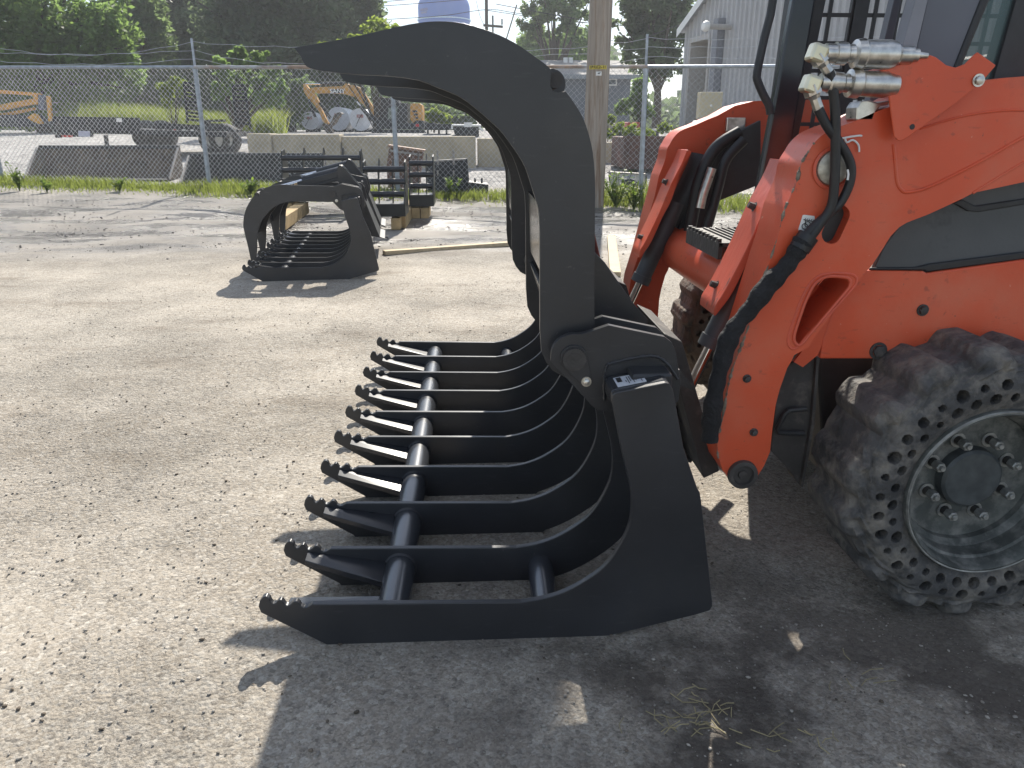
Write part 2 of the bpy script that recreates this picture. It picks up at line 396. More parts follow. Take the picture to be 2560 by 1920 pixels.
stones('gravel', 16000, (-3.2, 3.4, .7, 6.0), .0009, .0048, STONE, 'loose pale gravel scattered over the yard', 3)
stones('dirt_clods', 1800, (-3.4, 3.4, .7, 9), .0012, .006, STONE2, 'dark crumbs of dirt lying on the yard', 5)
def straw():
    r = np.random.default_rng(9); mb = MB()
    for (u, v, n) in ((1800, 1810, 26), (2010, 1880, 10), (1700, 1840, 10), (2100, 1700, 6)):
        c = G(u, v)
        for i in range(n):
            p = c+Vector((r.normal(0, .06), r.normal(0, .035), .006+.006*r.random())); a = r.random()*3.14; l = .02+.05*r.random()
            d = Vector((math.cos(a)*l, math.sin(a)*l*.6, .004)); q = Vector((-d.y, d.x, 0))*.25*r.random()
            mb.tube([p, p+d*.5+q, p+d], .0011, 4)
    tag(mb.build('dry_straw', mat('straw', (.33, .28, .16), .9, var=.3)), 'dry straw stems lying on the shaded dirt', 'straw', kind='stuff')
straw()
# ---------------------------------------------------------------- root grapple
YN = G(1000, 1614).y                       # near end plate stands on the ground
YA = YN+.16                                # near clamp arm
YF = 3.80                                  # far end plate
# outline of an end plate, read on its own plane
PL_TEETH = [(646, 1517), (649, 1503), (656, 1494), (664, 1491), (673, 1496), (677, 1506), (683, 1511), (690, 1508), (696, 1501), (703, 1500), (708, 1506), (713, 1513), (720, 1515), (727, 1511), (733, 1505), (741, 1503), (747, 1508), (752, 1516), (761, 1520), (769, 1518), (780, 1511.5)]
PL_IN = sp2([(1305, 1506.5), (1360, 1497), (1414, 1479), (1468, 1449.5), (1511, 1417), (1544, 1374), (1571, 1319), (1579, 1270), (1575, 1215), (1553, 1120), (1534, 1020)], 3)
PL_TOP = [(1530, 1000), (1531, 988), (1538, 982), (1664, 957), (1674, 959), (1683, 975), (1709, 1120), (1743, 1220), (1750, 1232), (1753, 1252), (1781, 1505), (1781, 1516), (1775, 1526), (1739, 1537), (1522, 1590), (1403, 1609), (1340, 1613), (833, 1616), (818, 1613), (806, 1607), (652, 1532)]
END_PLATE = PL_TEETH+PL_IN+PL_TOP
def ctr(px, Y): p = P(px[0], px[1], Y); return Vector((p.x, p.z))
HINGE = ctr((1433, 892), YA-.04); BOSS = ctr((1391, 199), YA); MOUNT = ctr((1507, 705), YA)
ARM_TOP = sp2([(735, 119), (880, 93), (985, 69), (1040, 58), (1095, 53), (1157, 58), (1227, 79), (1285, 106), (1342, 145), (1363, 160)], 3)
ARM_NOTCH = [(1374, 170), (1380, 180), (1376, 197), (1376, 215), (1382, 227), (1395, 232), (1407, 229), (1414, 228)]
ARM_OUT = sp2([(1415, 229), (1433, 254), (1454, 287), (1470, 329), (1482, 381), (1487, 437), (1488, 485)], 3)+[(1486, 700), (1486, 830), (1484, 890), (1474, 925), (1450, 945), (1420, 947), (1385, 930), (1366, 907), (1354, 880), (1350, 825), (1350, 700)]
ARM_IN = sp2([(1350, 583), (1348, 534), (1343, 511), (1330, 469), (1314, 420), (1294, 385), (1259, 336), (1236, 312), (1190, 272), (1146, 240), (1091, 218), (1045, 200), (973, 190), (912, 187), (880, 185), (813, 178), (776, 171), (761, 160), (751, 139)], 2)
ARM = ARM_TOP+ARM_NOTCH+ARM_OUT+ARM_IN
BRACK = sp2([(1376, 900), (1379, 871), (1394, 848), (1422, 834), (1446, 833), (1466, 829), (1521, 811)], 3)+[(1660, 840), (1677, 854), (1686, 874), (1699, 952), (1694, 1000), (1600, 1060), (1527, 1020), (1503, 1024), (1492, 1021), (1480, 1013), (1443, 973), (1411, 938), (1394, 921)]
MOUNT_PL = [(1468, 700), (1478, 672), (1496, 655), (1520, 664), (1546, 690), (1622, 800), (1665, 848), (1655, 890), (1500, 870), (1470, 800)]
GL = Vector((0, YN, 0))                    # local frame: origin below the near plate

def make_grapple(loc, rotz, clamp, label, rod_ext):
    root = thing('root_grapple', loc, label, 'grapple')
    root.rotation_euler.z = rotz
    ORG[root.name] = GL
    def B(mb, name, m=BLACK, par=None, **k): return mb.build(name, m, par or root, **k)
    ep = xz(END_PLATE, YN)
    # ten tines: two full end plates and eight slimmer ribs between
    inner = xz(PL_TEETH+PL_IN, YN)
    teeth = xz(PL_TEETH, YN); curve = xz(PL_IN, YN)
    z0 = min(p[1] for p in ep)
    zt = xz([(1000, 1509)], YN)[0][1]
    back = []
    n = len(curve)
    for i in range(n-1, -1, -1):
        a = Vector(curve[max(i-1, 0)]); b = Vector(curve[min(i+1, n-1)]); d = (b-a).normalized(); nn = Vector((d.y, -d.x))
        q = Vector(curve[i])+nn*(.112 if i > 3 else zt-z0); back.append((q.x, max(q.y, z0)))
    tip_b = xz([(806, 1607), (652, 1532)], YN)
    tine = teeth+curve+back+[(tip_b[0][0]+.01, z0)]+tip_b
    ys = [YN+(YF-YN)*i/9 for i in range(10)]
    for i, y in enumerate(ys):
        t = .016
        if i in (0, 9): B(MB().prism(ep, y, y+t), 'end_plate', bevel=.002)
        else: B(MB().prism(tine, y-t/2, y+t/2), 'tine', bevel=.002)
        # reinforcing wing welded beside the tip
        sgn = 1 if i == 0 else -1
        a = ctr((715, 1530), YN); c = ctr((937, 1556), YN)
        yb = y+(t if i == 0 else -t/2); y1, y2 = yb, yb+sgn*.034; y3 = yb+sgn*.085
        wng = MB()
        vs = [(a.x, y1, a.y+.012), (c.x, y1, c.y+.012), (c.x, y3, c.y+.004), (a.x, y2, a.y+.006), (a.x, y1, a.y-.004), (c.x, y1, c.y-.008), (c.x, y3, c.y-.014), (a.x, y2, a.y-.008)]
        wng.add(vs, [(0, 1, 2, 3), (7, 6, 5, 4), (0, 4, 5, 1), (1, 5, 6, 2), (2, 6, 7, 3), (3, 7, 4, 0)])
        B(wng, 'tip_gusset', BLACKG, bevel=.0015)
    tb = ctr((977, 1562), YN)
    B(MB().cyl((tb.x, YN+.008, tb.y), (tb.x, YF, tb.y), .040, 28), 'front_tube', TUBE, smooth=True)
    rb = ctr((1372, 1558), YN)
    for k in (0, 8):
        B(MB().cyl((rb.x, ys[k]+.01, rb.y), (rb.x, ys[k+1], rb.y), .034, 24), 'rear_tube', TUBE, smooth=True)
    for y in ys[1:9]:                                                        # weld beads round the tube
        B(MB().lathe([(.040, -.014), (.0425, -.011), (.044, -.008)], (tb.x, y, tb.y), n=20), 'weld_bead', BLACK, smooth=True)
    # caps over the end plates, with the maker's plate on the near one
    cap = xz([(1531, 1012), (1531, 986), (1538, 981), (1664, 956), (1675, 958), (1684, 975), (1697, 1050)], YN)
    capi = [(p[0]+(.008 if p[0] < HINGE.x+.08 else -.008), p[1]-.009) for p in reversed(cap)]
    for (y0, y1) in ((YN+.017, YA-.05), (YF-.13, YF-.001)):
        B(MB().prism(cap+capi, y0, y1), 'cap', BLACKG, bevel=.003)
    wb = [(1511, 1000), (1510, 950), (1516, 918), (1530, 908), (1600, 893), (1640, 892), (1668, 910), (1694, 948)]
    pts = [P(u, v, YA-.051) for u, v in sp2(wb, 6)]
    B(MB().tube(pts, [.0035+.0012*math.sin(i*2.1) for i in range(len(pts))], 7), 'weld_bead', BLACK, smooth=True)
    # back structure
    tq = ctr((1604, 925), YA)
    B(MB().box((tq.x, (YN+YF)/2, tq.y-.02), (.09, YF-YN-.1, .09)), 'torque_tube', bevel=.006)
    lo = ctr((1660, 1450), YN)
    B(MB().box((lo.x+.02, (YN+YF)/2, lo.y+.03), (.07, YF-YN-.02, .07)), 'lower_tube', bevel=.006)
    q0 = ctr((1660, 915), YN); q1 = ctr((1800, 1330), YN)
    dq = (q1-q0).normalized(); nq = Vector((-dq.y, dq.x))
    for (ya, yb) in ((YN+.42, YN+.98), (YF-.98, YF-.42)):
        qa = [(q0.x, q0.y), (q1.x, q1.y), (q1.x+.05, q1.y-.02), (q1.x+.055, q1.y-.012), (q1.x+.012, q1.y+.004), (q0.x+.014, q0.y+.004)]
        B(MB().prism(qa, ya, yb), 'coupler_plate', SATIN, bevel=.002)
    for yc in (YN+.42, YN+.98, YF-.98, YF-.42):
        B(MB().prism([(q0.x-.06, q0.y-.03), (q0.x+.03, q0.y), (q1.x+.01, q1.y), (q1.x-.12, q1.y+.02)], yc-.006, yc+.006), 'coupler_rib', SATIN)
    # clamps
    rot = lambda p: HINGE+Vector((math.cos(clamp)*(p[0]-HINGE.x)-math.sin(clamp)*(p[1]-HINGE.y), math.sin(clamp)*(p[0]-HINGE.x)+math.cos(clamp)*(p[1]-HINGE.y)))
    arm = [tuple(rot(p)) for p in xz(ARM, YA)]
    boss = rot(BOSS)
    ya_s = (YA, YA+.47, 2.98, 3.45)
    for i, y in enumerate(ya_s):
        B(MB().prism(arm, y, y+.018), 'clamp_arm', bevel=.0025)
        br = xz(BRACK, YA-.04)
        for yb in ((y-.04, y+.045) if i in (0, 3) else (y+.045,)):
            B(MB().prism(br, yb-.009, yb+.009), 'hinge_bracket', bevel=.002)
        hp = MB().cyl((HINGE.x, y-.065, HINGE.y), (HINGE.x, y+.075, HINGE.y), .026, 24)
        hp.lathe([(0, -.066), (.018, -.066), (.019, -.060), (.024, -.058), (.026, -.052)], (HINGE.x, y, HINGE.y), n=6)
        B(hp, 'hinge_pin', DKMETAL, smooth=True)
        if i == 0:
            kc = ctr((1463, 948), YA-.04)
            d = (kc-HINGE); L_ = d.length; a0 = math.atan2(d.y, d.x)
            poly = [(HINGE.x+.031*math.cos(a0+PI/2+k*PI/14), HINGE.y+.031*math.sin(a0+PI/2+k*PI/14)) for k in range(15)]
            poly += [(kc.x+.013*math.cos(a0-PI/2+k*PI/8), kc.y+.013*math.sin(a0-PI/2+k*PI/8)) for k in range(9)]
            B(MB().prism(poly, y-.056, y-.049), 'pin_keeper', bevel=.0015)
            kb = MB().lathe([(.0115, -.056), (.0115, -.0595), (.0065, -.0595)], (kc.x, y, kc.y), n=20)
            kb.lathe([(.0075, -.0595), (.0075, -.066), (.006, -.067), (0, -.067)], (kc.x, y, kc.y), n=6)
            B(kb, 'bolt', STEEL, smooth=True)
    for j in (0, 2):
        y0, y1 = ya_s[j]+.018, ya_s[j+1]
        def cross(px, name, m=BLACK, ext=0):
            pts = [tuple(rot(p)) for p in xz(px, YA)]
            B(MB().prism(pts, y0+.001, y1-.001), name, m, bevel=.0015)
            if ext: B(MB().prism(pts, y0-.019-ext, y0-.019), 'shadow_plate', m, bevel=.0015)  # unseen extension, added only to fill the clamp's shadow on the ground
        cross([(1356, 520), (1368, 520), (1372, 700), (1360, 700)], 'cross_plate', BLACKG)
        cross([(1360, 742), (1372, 738), (1400, 830), (1388, 834)], 'cross_plate', BLACKG)
        for seg in ([(960, 112), (1120, 92), (1121, 100), (961, 121)], [(1121, 92), (1270, 140), (1266, 148), (1118, 100)], [(1271, 141), (1392, 262), (1385, 268), (1266, 149)], [(1393, 263), (1440, 440), (1431, 443), (1385, 268)]):  # unseen arch plates, added so the clamps cast a solid shadow
            cross(seg, 'cross_plate', BLACKG, .58 if j == 2 else 0)
        for yy in (y0+.16, y1-.19):                                             # cylinder ears
            ear = [(boss.x+.006+.034*math.cos(k*PI/14), boss.y+.034*math.sin(k*PI/14)) for k in range(28)]
            B(MB().prism(ear, yy, yy+.016), 'rod_ear', bevel=.0015)
        yc = (y0+y1)/2
        B(MB().cyl((boss.x, y0, boss.y), (boss.x, y1, boss.y), .016, 16), 'rod_pin', DKMETAL, smooth=True)
        for yy in (yc-.06, yc+.045):
            B(MB().prism(xz(MOUNT_PL, YA), yy, yy+.014), 'cylinder_mount', bevel=.002)
        a = Vector((MOUNT.x, yc, MOUNT.y)); b = Vector((boss.x, yc, boss.y)); d = (b-a).normalized()
        BL = .30
        cy = MB().lathe_dir([(0, -.03), (.028, -.03), (.028, .0), (.036, .01), (.036, BL), (.040, BL), (.040, BL+.03), (0, BL+.03)], a, d, 24)
        cyo = B(cy, 'cylinder', BLACKG, smooth=True)
        B(MB().cyl(a+d*(BL+.03), b, .017, 16), 'rod', CHROME, par=cyo, smooth=True)
        if 1:
            gd = MB(); up = Vector((-d.z, 0, d.x)); M = Matrix((d, Vector((0, 1, 0)), up)).transposed()
            gd.box(a+d*.19+up*.055, (.36, .09, .022), M); gd.box(a+d*.19+up*.02, (.36, .096, .05), M)
            B(gd, 'cylinder_guard', BLACK, bevel=.004)
            for q in ((.02, .39) if clamp > .1 else ()):
                B(MB().box(a+d*q+up*.04, (.028, .098, .06), M), 'wood_spacer', mat('pine', (.55, .36, .16), .8, var=.2))
    return root, dict(ys=ys, cap=cap)

main, gi = make_grapple((0, YN, 0), 0, 0, 'big black root grapple with raised clamp arms mounted on the orange loader', 0)
# label on the cap
def sticker(par):
    A = Vector(gi['cap'][2]); Bp = Vector(gi['cap'][3]); d = (Bp-A).normalized(); n = Vector((-d.y, d.x))
    def pt(s, y, h=.0012): q = A+d*(Bp-A).length*s+n*h; return (q.x, y, q.y)
    y0, y1 = YN+.026, YN+.088
    sk = MB().add([pt(.1, y0), pt(.68, y0), pt(.68, y1), pt(.1, y1), pt(.1, y0, .0004), pt(.68, y0, .0004), pt(.68, y1, .0004), pt(.1, y1, .0004)], [(0, 1, 2, 3), (7, 6, 5, 4), (0, 4, 5, 1), (1, 5, 6, 2), (2, 6, 7, 3), (3, 7, 4, 0)])
    so_ = sk.build('label_plate', mat('silver_label', (.62, .64, .68), .3, var=.05), par)
    mk = MB()
    def q(s0, s1, t0, t1):
        h = .0018; a, b = y0+(y1-y0)*t0, y0+(y1-y0)*t1
        mk.add([pt(s0, a, h), pt(s1, a, h), pt(s1, b, h), pt(s0, b, h)], [(0, 1, 2, 3)])
    q(.14, .24, .42, .92)
    for i, s in enumerate((.30, .345, .39, .45, .5, .6)): q(s, s+.018, .12 if i % 2 else .3, .5 if i in (0, 3) else .85)
    mk.build('label_print', INK, so_)
sticker(main)
# ---------------------------------------------------------------- skid steer loader
YL = YN+.165                                # outer face of the near loader arm
ARM_W, ARM_SHIFT = .13, 1.20                # box-section width, distance to the far arm
loader = thing('skid_steer_loader', (P(2000, 1200, YL).x, YL, 0), 'orange skid steer loader with worn tyres and open cab carrying the raised grapple', 'loader')
def L(mb, name, m=ORANGE, par=None, **k): return mb.build(name, m, par or loader, **k)
A_LEFT = [(1819, 1190), (1806, 1175), (1796, 1140), (1793, 1105), (1805, 1052), (1828, 935), (1867, 830), (1905, 712), (1925, 649), (1943, 597), (1963, 521)]+sp2([(1963, 521), (1992, 455), (2003, 410), (2016, 387), (2036, 357), (2068, 330), (2130, 306)], 5)[1:]
A_TOP = [ (2182, 283), (2224, 267), (2300, 225), (2380, 205), (2458, 202), (2507, 195), (2570, 190), (2760, 180)]
A_LOW = [(2760, 405), (2560, 455), (2444, 480), (2430, 484), (2405, 497), (2360, 518), (2318, 537), (2268, 556), (2248, 568), (2226, 591), (2209, 619), (2178, 666), (2164, 680), (2140, 712), (2131, 728), (2080, 785), (2035, 845), (2022, 868), (2000, 880), (1985, 888), (1980, 900), (1968, 920), (1949, 974), (1939, 1013), (1931, 1072), (1925, 1130), (1910, 1165), (1894, 1190), (1886, 1205), (1872, 1217), (1855, 1221), (1838, 1216), (1826, 1204)]
HOLE = sp2([(2126, 702), (2124, 717), (2105, 741), (2066, 787), (2024, 837), (2010, 855), (1998, 863), (1988, 857), (1986, 837), (2002, 787), (2013, 756), (2032, 717), (2052, 698), (2074, 691), (2102, 692), (2119, 695), (2126, 702)], 2)[:-1]
ca, cb = Vector((2101, 536)), Vector((2078, 586)); dd = (cb-ca).normalized(); nn_ = Vector((-dd.y, dd.x))
SLOT = [tuple(ca+nn_*24*math.cos(t)-dd*24*math.sin(t)) for t in [k*PI/8 for k in range(9)]]+[tuple(cb-nn_*24*math.cos(t)+dd*24*math.sin(t)) for t in [k*PI/8 for k in range(9)]]
face = xz(A_LEFT+A_TOP+A_LOW, YL); hole = xz(HOLE, YL); slot = xz(SLOT, YL)
def arm_box(y0, holes):
    mb = MB(); mb.prism(face, y0, y0+ARM_W, holes); return mb
L(arm_box(YL, [hole, slot]), 'loader_arm', ORANGE, smooth=True)
L(arm_box(YL+ARM_SHIFT, []), 'loader_arm', ORANGE, smooth=True)
# inner web closing the back of the openings; darkened orange stands for shade inside
L(MB().prism(xz([(1985, 900), (2140, 690), (2130, 660), (2040, 660), (1970, 860)], YL), YL+ARM_W-.004, YL+ARM_W+.006), 'arm_web', mat('shaded_orange', (.16, .04, .025), .7, var=.4, scale=20))
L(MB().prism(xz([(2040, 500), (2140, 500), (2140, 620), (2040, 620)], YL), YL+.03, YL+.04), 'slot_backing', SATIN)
hl = MB()
hc = xz(sp2(HOLE+[HOLE[0]], 2), YL-.002); hl.tube([(p[0], YL-.001, p[1]) for p in hc], .004, 8)
c_h = Vector((sum(p[0] for p in hole)/len(hole), sum(p[1] for p in hole)/len(hole)))
rim = [(c_h.x+(p[0]-c_h.x)*1.17+.004*(1 if p[0] > c_h.x else -1), c_h.y+(p[1]-c_h.y)*1.10) for p in hc]
hl.tube([(p[0], YL+.001, p[1]) for p in rim], .0035, 8)
L(hl, 'opening_rim', ORANGES, smooth=True)
# embossed seams on the arm
def seam(px, r=.0035, name='weld_seam', m=ORANGE, dy=0):
    pts = [P(u, v, YL-dy) for u, v in sp2(px, 4)]; L(MB().tube(pts, r, 8), name, m, smooth=True)
seam([(2234, 360), (2238, 405), (2243, 455), (2255, 476), (2275, 480), (2328, 465), (2458, 400), (2560, 342), (2700, 270)], .004)
seam([(2300, 322), (2400, 292), (2490, 278), (2560, 276), (2700, 285)], .0028)
seam([(2432, 483), (2480, 453), (2560, 405), (2700, 330)], .003)
# pivot cap
pc = P(2082, 420, YL)
L(MB().lathe([(.046, -.002), (.046, -.006), (.040, -.007), (.038, -.001)], (pc.x, YL, pc.z), n=40), 'pivot_ring', ORANGES, smooth=True)
L(MB().lathe([(.037, 0), (.035, -.006), (.028, -.010), (.012, -.011), (.010, -.007), (0, -.007)], (pc.x, YL, pc.z), n=40), 'pivot_cap', mat('aged_zinc', (.50, .47, .40), .5, metal=.6, var=.3, scale=80, bump=.2), smooth=True)
# lower pivot boss
lp = P(1855, 1184, YL)
for dy in (0, ARM_SHIFT):
    L(MB().lathe([(.037, 0), (.036, -.012), (.026, -.013), (.024, -.004), (.012, -.004), (.010, -.008), (0, -.008)], (lp.x, YL+dy, lp.z), n=36), 'lower_pivot', DKMETAL, smooth=True)
def bolt(u, v, Y, r=.008, m=DKMETAL, name='bolt'):
    p = P(u, v, Y); b = MB().lathe([(r*1.45, 0), (r*1.45, -.003), (r, -.003)], (p.x, Y, p.z), n=18)
    b.lathe([(r, -.003), (r, -.010), (r*.75, -.011), (0, -.011)], (p.x, Y, p.z), n=6); L(b, name, m, smooth=True)
for u, v in ((1867, 946), (1884, 1080)): bolt(u, v, YL, .007)
# sheet cover over the hydraulics
cov = xz([(2201, 176), (2260, 158), (2328, 138), (2341, 143), (2367, 163), (2390, 169), (2413, 160), (2436, 137), (2445, 130), (2491, 163), (2458, 202), (2393, 257), (2296, 325), (2262, 349), (2252, 352), (2243, 350), (2236, 343), (2229, 290), (2219, 215)], YL-.035)
L(MB().prism(cov, YL-.035, YL-.030), 'hose_cover', ORANGE, bevel=.002)
L(MB().prism(xz([(2201, 176), (2328, 138), (2330, 142), (2204, 181)], YL-.035), YL-.030, YL+.06), 'cover_top', ORANGE)
bolt(2445, 201, YL-.036, .009, STEEL)
p_ = P(2281, 317, YL-.036); L(MB().lathe([(.0058, 0), (.0058, -.0006), (0, -.0006)], (p_.x, YL-.035, p_.z), n=16), 'cover_hole', INK)
# front face wear strip along the arm edge
edge = [P(u, v, YL) for u, v in sp2([(1796, 1145), (1793, 1105), (1805, 1052), (1828, 935), (1867, 830), (1905, 712), (1943, 597), (1963, 521), (1992, 455), (2003, 410), (2036, 357)], 6)]
ed2 = [edge[0].lerp(edge[1], 0)]
for i in range(len(edge)-1):
    for k in range(1, 6): ed2.append(edge[i].lerp(edge[i+1], k/5))
wv = np.clip(np.convolve(RNG.normal(0, 1, len(ed2)+6), np.ones(7)/7, 'valid')*1.6+.45, .06, 1.3)
mbw = MB().tube([p+Vector((0, .0006, 0)) for p in ed2], [float(.0035*q) for q in wv], 6)
L(mbw, 'chipped_edge', mat('bare_chipped_metal', (.20, .17, .13), .7, var=.6, scale=60), smooth=True)
# cylinder guards (near and far) with their bolts
GUARD = [(1974, 400), (1951, 452), (1911, 524), (1862, 631), (1812, 727), (1789, 764), (1786, 790), (1800, 776), (1833, 730), (1873, 648), (1911, 581), (1943, 490), (1966, 445), (1990, 410)]
YG = YL+ARM_W+.015
GB = MB
for k, dy in enumerate((0, .90)):
    gp = xz(sp2(GUARD+[GUARD[0]], 3)[:-1], YG)
    L(MB().prism(gp, YG+dy, YG+dy+.125), 'cylinder_shield', ORANGES if k == 0 else ORANGE, smooth=True, bevel=.004)
    for (u, v) in ((1911, 524), (1812, 727)):
        p = P(u, v, YG); q = Vector((p.x, YG+dy+.07, p.z)); d = Vector((-.9, 0, .35)).normalized()
        L(MB().lathe_dir([(0, .016), (.008, .016), (.009, 0), (.013, 0), (.013, -.006)], q, d, 8), 'bolt', DKMETAL, smooth=True)
    # tilt cylinder under the shield
    a = P(1862, 695, YG+.10); b = P(1775, 868, YG+.10); a.y += dy; b.y += dy
    d = (b-a).normalized()
    ln = (b-a).length
    cyl = L(MB().lathe_dir([(0, -.12), (.032, -.12), (.032, ln-.03), (.036, ln-.03), (.036, ln), (0, ln)], a, d, 26), 'tilt_cylinder', mat('grey_cylinder', (.075, .08, .085), .45, var=.2), smooth=True)
    L(MB().cyl(b, b+d*.19, .014, 16), 'rod', CHROME, par=cyl, smooth=True)
    # upper black housing of the cylinder
    h0 = P(1985, 470, YG+.1); h0.y += dy
    L(MB().tube([h0+Vector((.04, .02, .05)), h0+Vector((.03, .02, 0)), a+Vector((.03, .02, .03))], [.05, .055, .036], 18), 'cylinder_head', SATIN, smooth=True)
    e = b+d*.19
    L(MB().lathe([(.028, -.03), (.028, .03)], (e.x, e.y, e.z), n=18), 'rod_eye', DKMETAL, smooth=True)
# quick hitch behind the grapple
hx0 = ctr((1700, 920), YN); hx1 = ctr((1815, 1330), YN)
for (y0, y1) in ((YN+.28, YN+.62), (YN+1.0, YN+1.45)):
    L(MB().prism([(hx0.x+.035, hx0.y), (hx1.x+.03, hx1.y), (hx1.x+.07, hx1.y+.02), (hx0.x+.08, hx0.y-.02)], y0, y1), 'quick_hitch', DKMETAL, bevel=.003)
lv = P(1718, 955, YN+.25)
L(MB().prism(xz([(1694, 926), (1699, 924), (1743, 981), (1700, 962)], YN+.2), YN+.2, YN+.215), 'hitch_wedge', DKMETAL)
# cross member between the arms
cm = P(1905, 800, YL+.25)
L(MB().tube([(cm.x+.03, YL+ARM_W-.01, cm.z+.05), (cm.x+.03, YL+ARM_SHIFT+.01, cm.z+.05)], .085, 32), 'cross_member', ORANGE, smooth=True)
# body side
YB = YL+.06
L(MB().prism(xz([(2166, 676), (2310, 678), (2317, 683), (2560, 649), (2760, 622), (2760, 897), (2050, 897), (2056, 850), (2081, 780), (2105, 738), (2140, 700)], YB), YB, YB+.03), 'side_panel', ORANGE, bevel=.004)
L(MB().prism(xz([(1985, 905), (2085, 770), (2060, 850), (2044, 888), (2007, 918)], YB+.002), YB+.002, YB+.012), 'arm_flange', ORANGE)
for (u, v, r) in ((2306, 775, .010), (2394, 835, .010), (2195, 877, .015)): bolt(u, v, YB, r)
L(MB().prism(xz([(2178, 690), (2209, 619), (2268, 540), (2444, 440), (2760, 350), (2760, 640), (2317, 690)], YB+.012), YB+.012, YB+.03), 'engine_panel', GREYP, bevel=.003)
def strip(px, y0, y1, name, m): L(MB().prism(xz(px, y0), y0, y1), name, m, bevel=.003)
strip([(2172, 676), (2178, 669), (2290, 669), (2325, 660), (2560, 630), (2760, 605), (2760, 618), (2560, 648), (2318, 680), (2310, 676)], YB+.004, YB+.011, 'panel_seal', INK)
strip([(2385, 508), (2405, 498), (2440, 515), (2560, 497), (2760, 465), (2760, 480), (2560, 512), (2450, 530), (2420, 528)], YB+.006, YB+.014, 'panel_ledge', SATIN)
# lower chassis
YC = YL+.22
L(MB().prism(xz([(2046, 890), (2700, 890), (2700, 1240), (2330, 1260), (2140, 1250), (2060, 1190)], YC), YC, YC+.70), 'chassis', SATIN, bevel=.01)
brk = xz([(1945, 915), (2040, 893), (2043, 960), (2031, 1050), (2014, 1112), (2008, 1160), (2000, 1214), (1966, 1168), (1928, 1128), (1940, 1010)], YL+.10)
L(MB().prism(brk, YL+.10, YL+.112), 'step_bracket', DKMETAL, bevel=.002)
L(MB().prism(xz([(2040, 893), (2047, 893), (2034, 1060), (2006, 1216), (2000, 1214), (2027, 1056)], YL+.09), YL+.085, YL+.099), 'bracket_edge', DKMETAL)
hp = [P(u, v, YL+.085) for u, v in ((2015, 1022), (1972, 1026), (1962, 1035), (1942, 1074), (1946, 1082), (2010, 1084))]
L(MB().tube(hp, .0065, 10), 'handle', SATIN, smooth=True)
strip([(1968, 1150), (1996, 1158), (2000, 1212), (1985, 1196)], YL+.12, YL+.16, 'mud_cake', mat('dry_mud', (.16, .125, .09), .95, var=.5, scale=40, bump=.8))
# far deck, step and cab interior floor
L(MB().prism(xz([(2060, 815), (2300, 815), (2300, 889), (2060, 889)], YC), YC+.02, YC+.62), 'front_deck', SATIN, bevel=.01)
st = P(1790, 590, YC+.42)
sp_ = MB(); sp_.box((st.x+.02, YC+.40, st.z), (.14, .34, .012)); sp_.box((st.x-.045, YC+.40, st.z-.018), (.012, .34, .045))
for k in range(9): sp_.box((st.x-.045, YC+.25+k*.037, st.z+.01), (.012, .016, .012))
for k in range(6): sp_.box((st.x+.0+.02*k, YC+.40, st.z+.008), (.006, .30, .006))
L(sp_, 'step', DKMETAL)
L(MB().tube([P(1990, 640, YC+.3), (st.x+.03, YC+.32, st.z-.03)], .02, 10), 'step_arm', ORANGE)

# ---------------- cab
def lean(u0, v0, u1, v1, v): return u0+(u1-u0)*(v-v0)/(v1-v0)
YCB = YL+.30
def post(l0, l1, r0, r1, y, th, name, m, top=-760, bot=None):
    """post given by two px edges (top,bottom points), extended up to the roof"""
    b = bot or l1[1]
    px = [(lean(*l0, *l1, top), top), (lean(*r0, *r1, top), top), (lean(*r0, *r1, b), b), (lean(*l0, *l1, b), b)]
    L(MB().prism(xz(px, y), y, y+th), name, m, bevel=.006)
post((1983, 0), (1882, 540), (2040, 0), (1950, 540), YCB, .03, 'cab_front_post', BLACKG, bot=700)
post((2036, 0), (1946, 540), (2066, 0), (1985, 400), YCB+.03, .05, 'cab_front_post', SATIN, bot=640)
post((2289, 0), (2257, 114), (2320, 0), (2290, 128), YL+.10, .04, 'cab_rear_post', mat('light_grey_post', (.25, .26, .29), .5, var=.1), bot=240)
post((2319, 0), (2290, 128), (2455, 0), (2387, 169), YL+.115, .06, 'cab_rear_panel', CABGREY, bot=260)
post((2452, 0), (2384, 172), (2476, 0), (2400, 180), YL+.11, .05, 'window_frame', SATIN, bot=300)
post((2540, 0), (2490, 175), (2640, 0), (2600, 175), YL+.13, .05, 'cab_rear_column', SATIN, bot=330)
post((2474, 0), (2398, 180), (2545, 0), (2494, 175), YL+.14, .008, 'cab_window', mat('tinted_glass', (.10, .16, .16), .08, var=.05, alpha=.55), bot=300)
post((2235, 0), (2212, 95), (2254, 0), (2233, 95), YL+.34, .03, 'cab_inner_post', CABGREY, bot=300)
rp = P(2050, -760, YCB); rq = P(2760, -760, YCB)
L(MB().box(((rp.x+rq.x)/2, YCB+.30, rp.z+.02), (rq.x-rp.x+.1, .95, .05)), 'cab_roof', SATIN, bevel=.02)
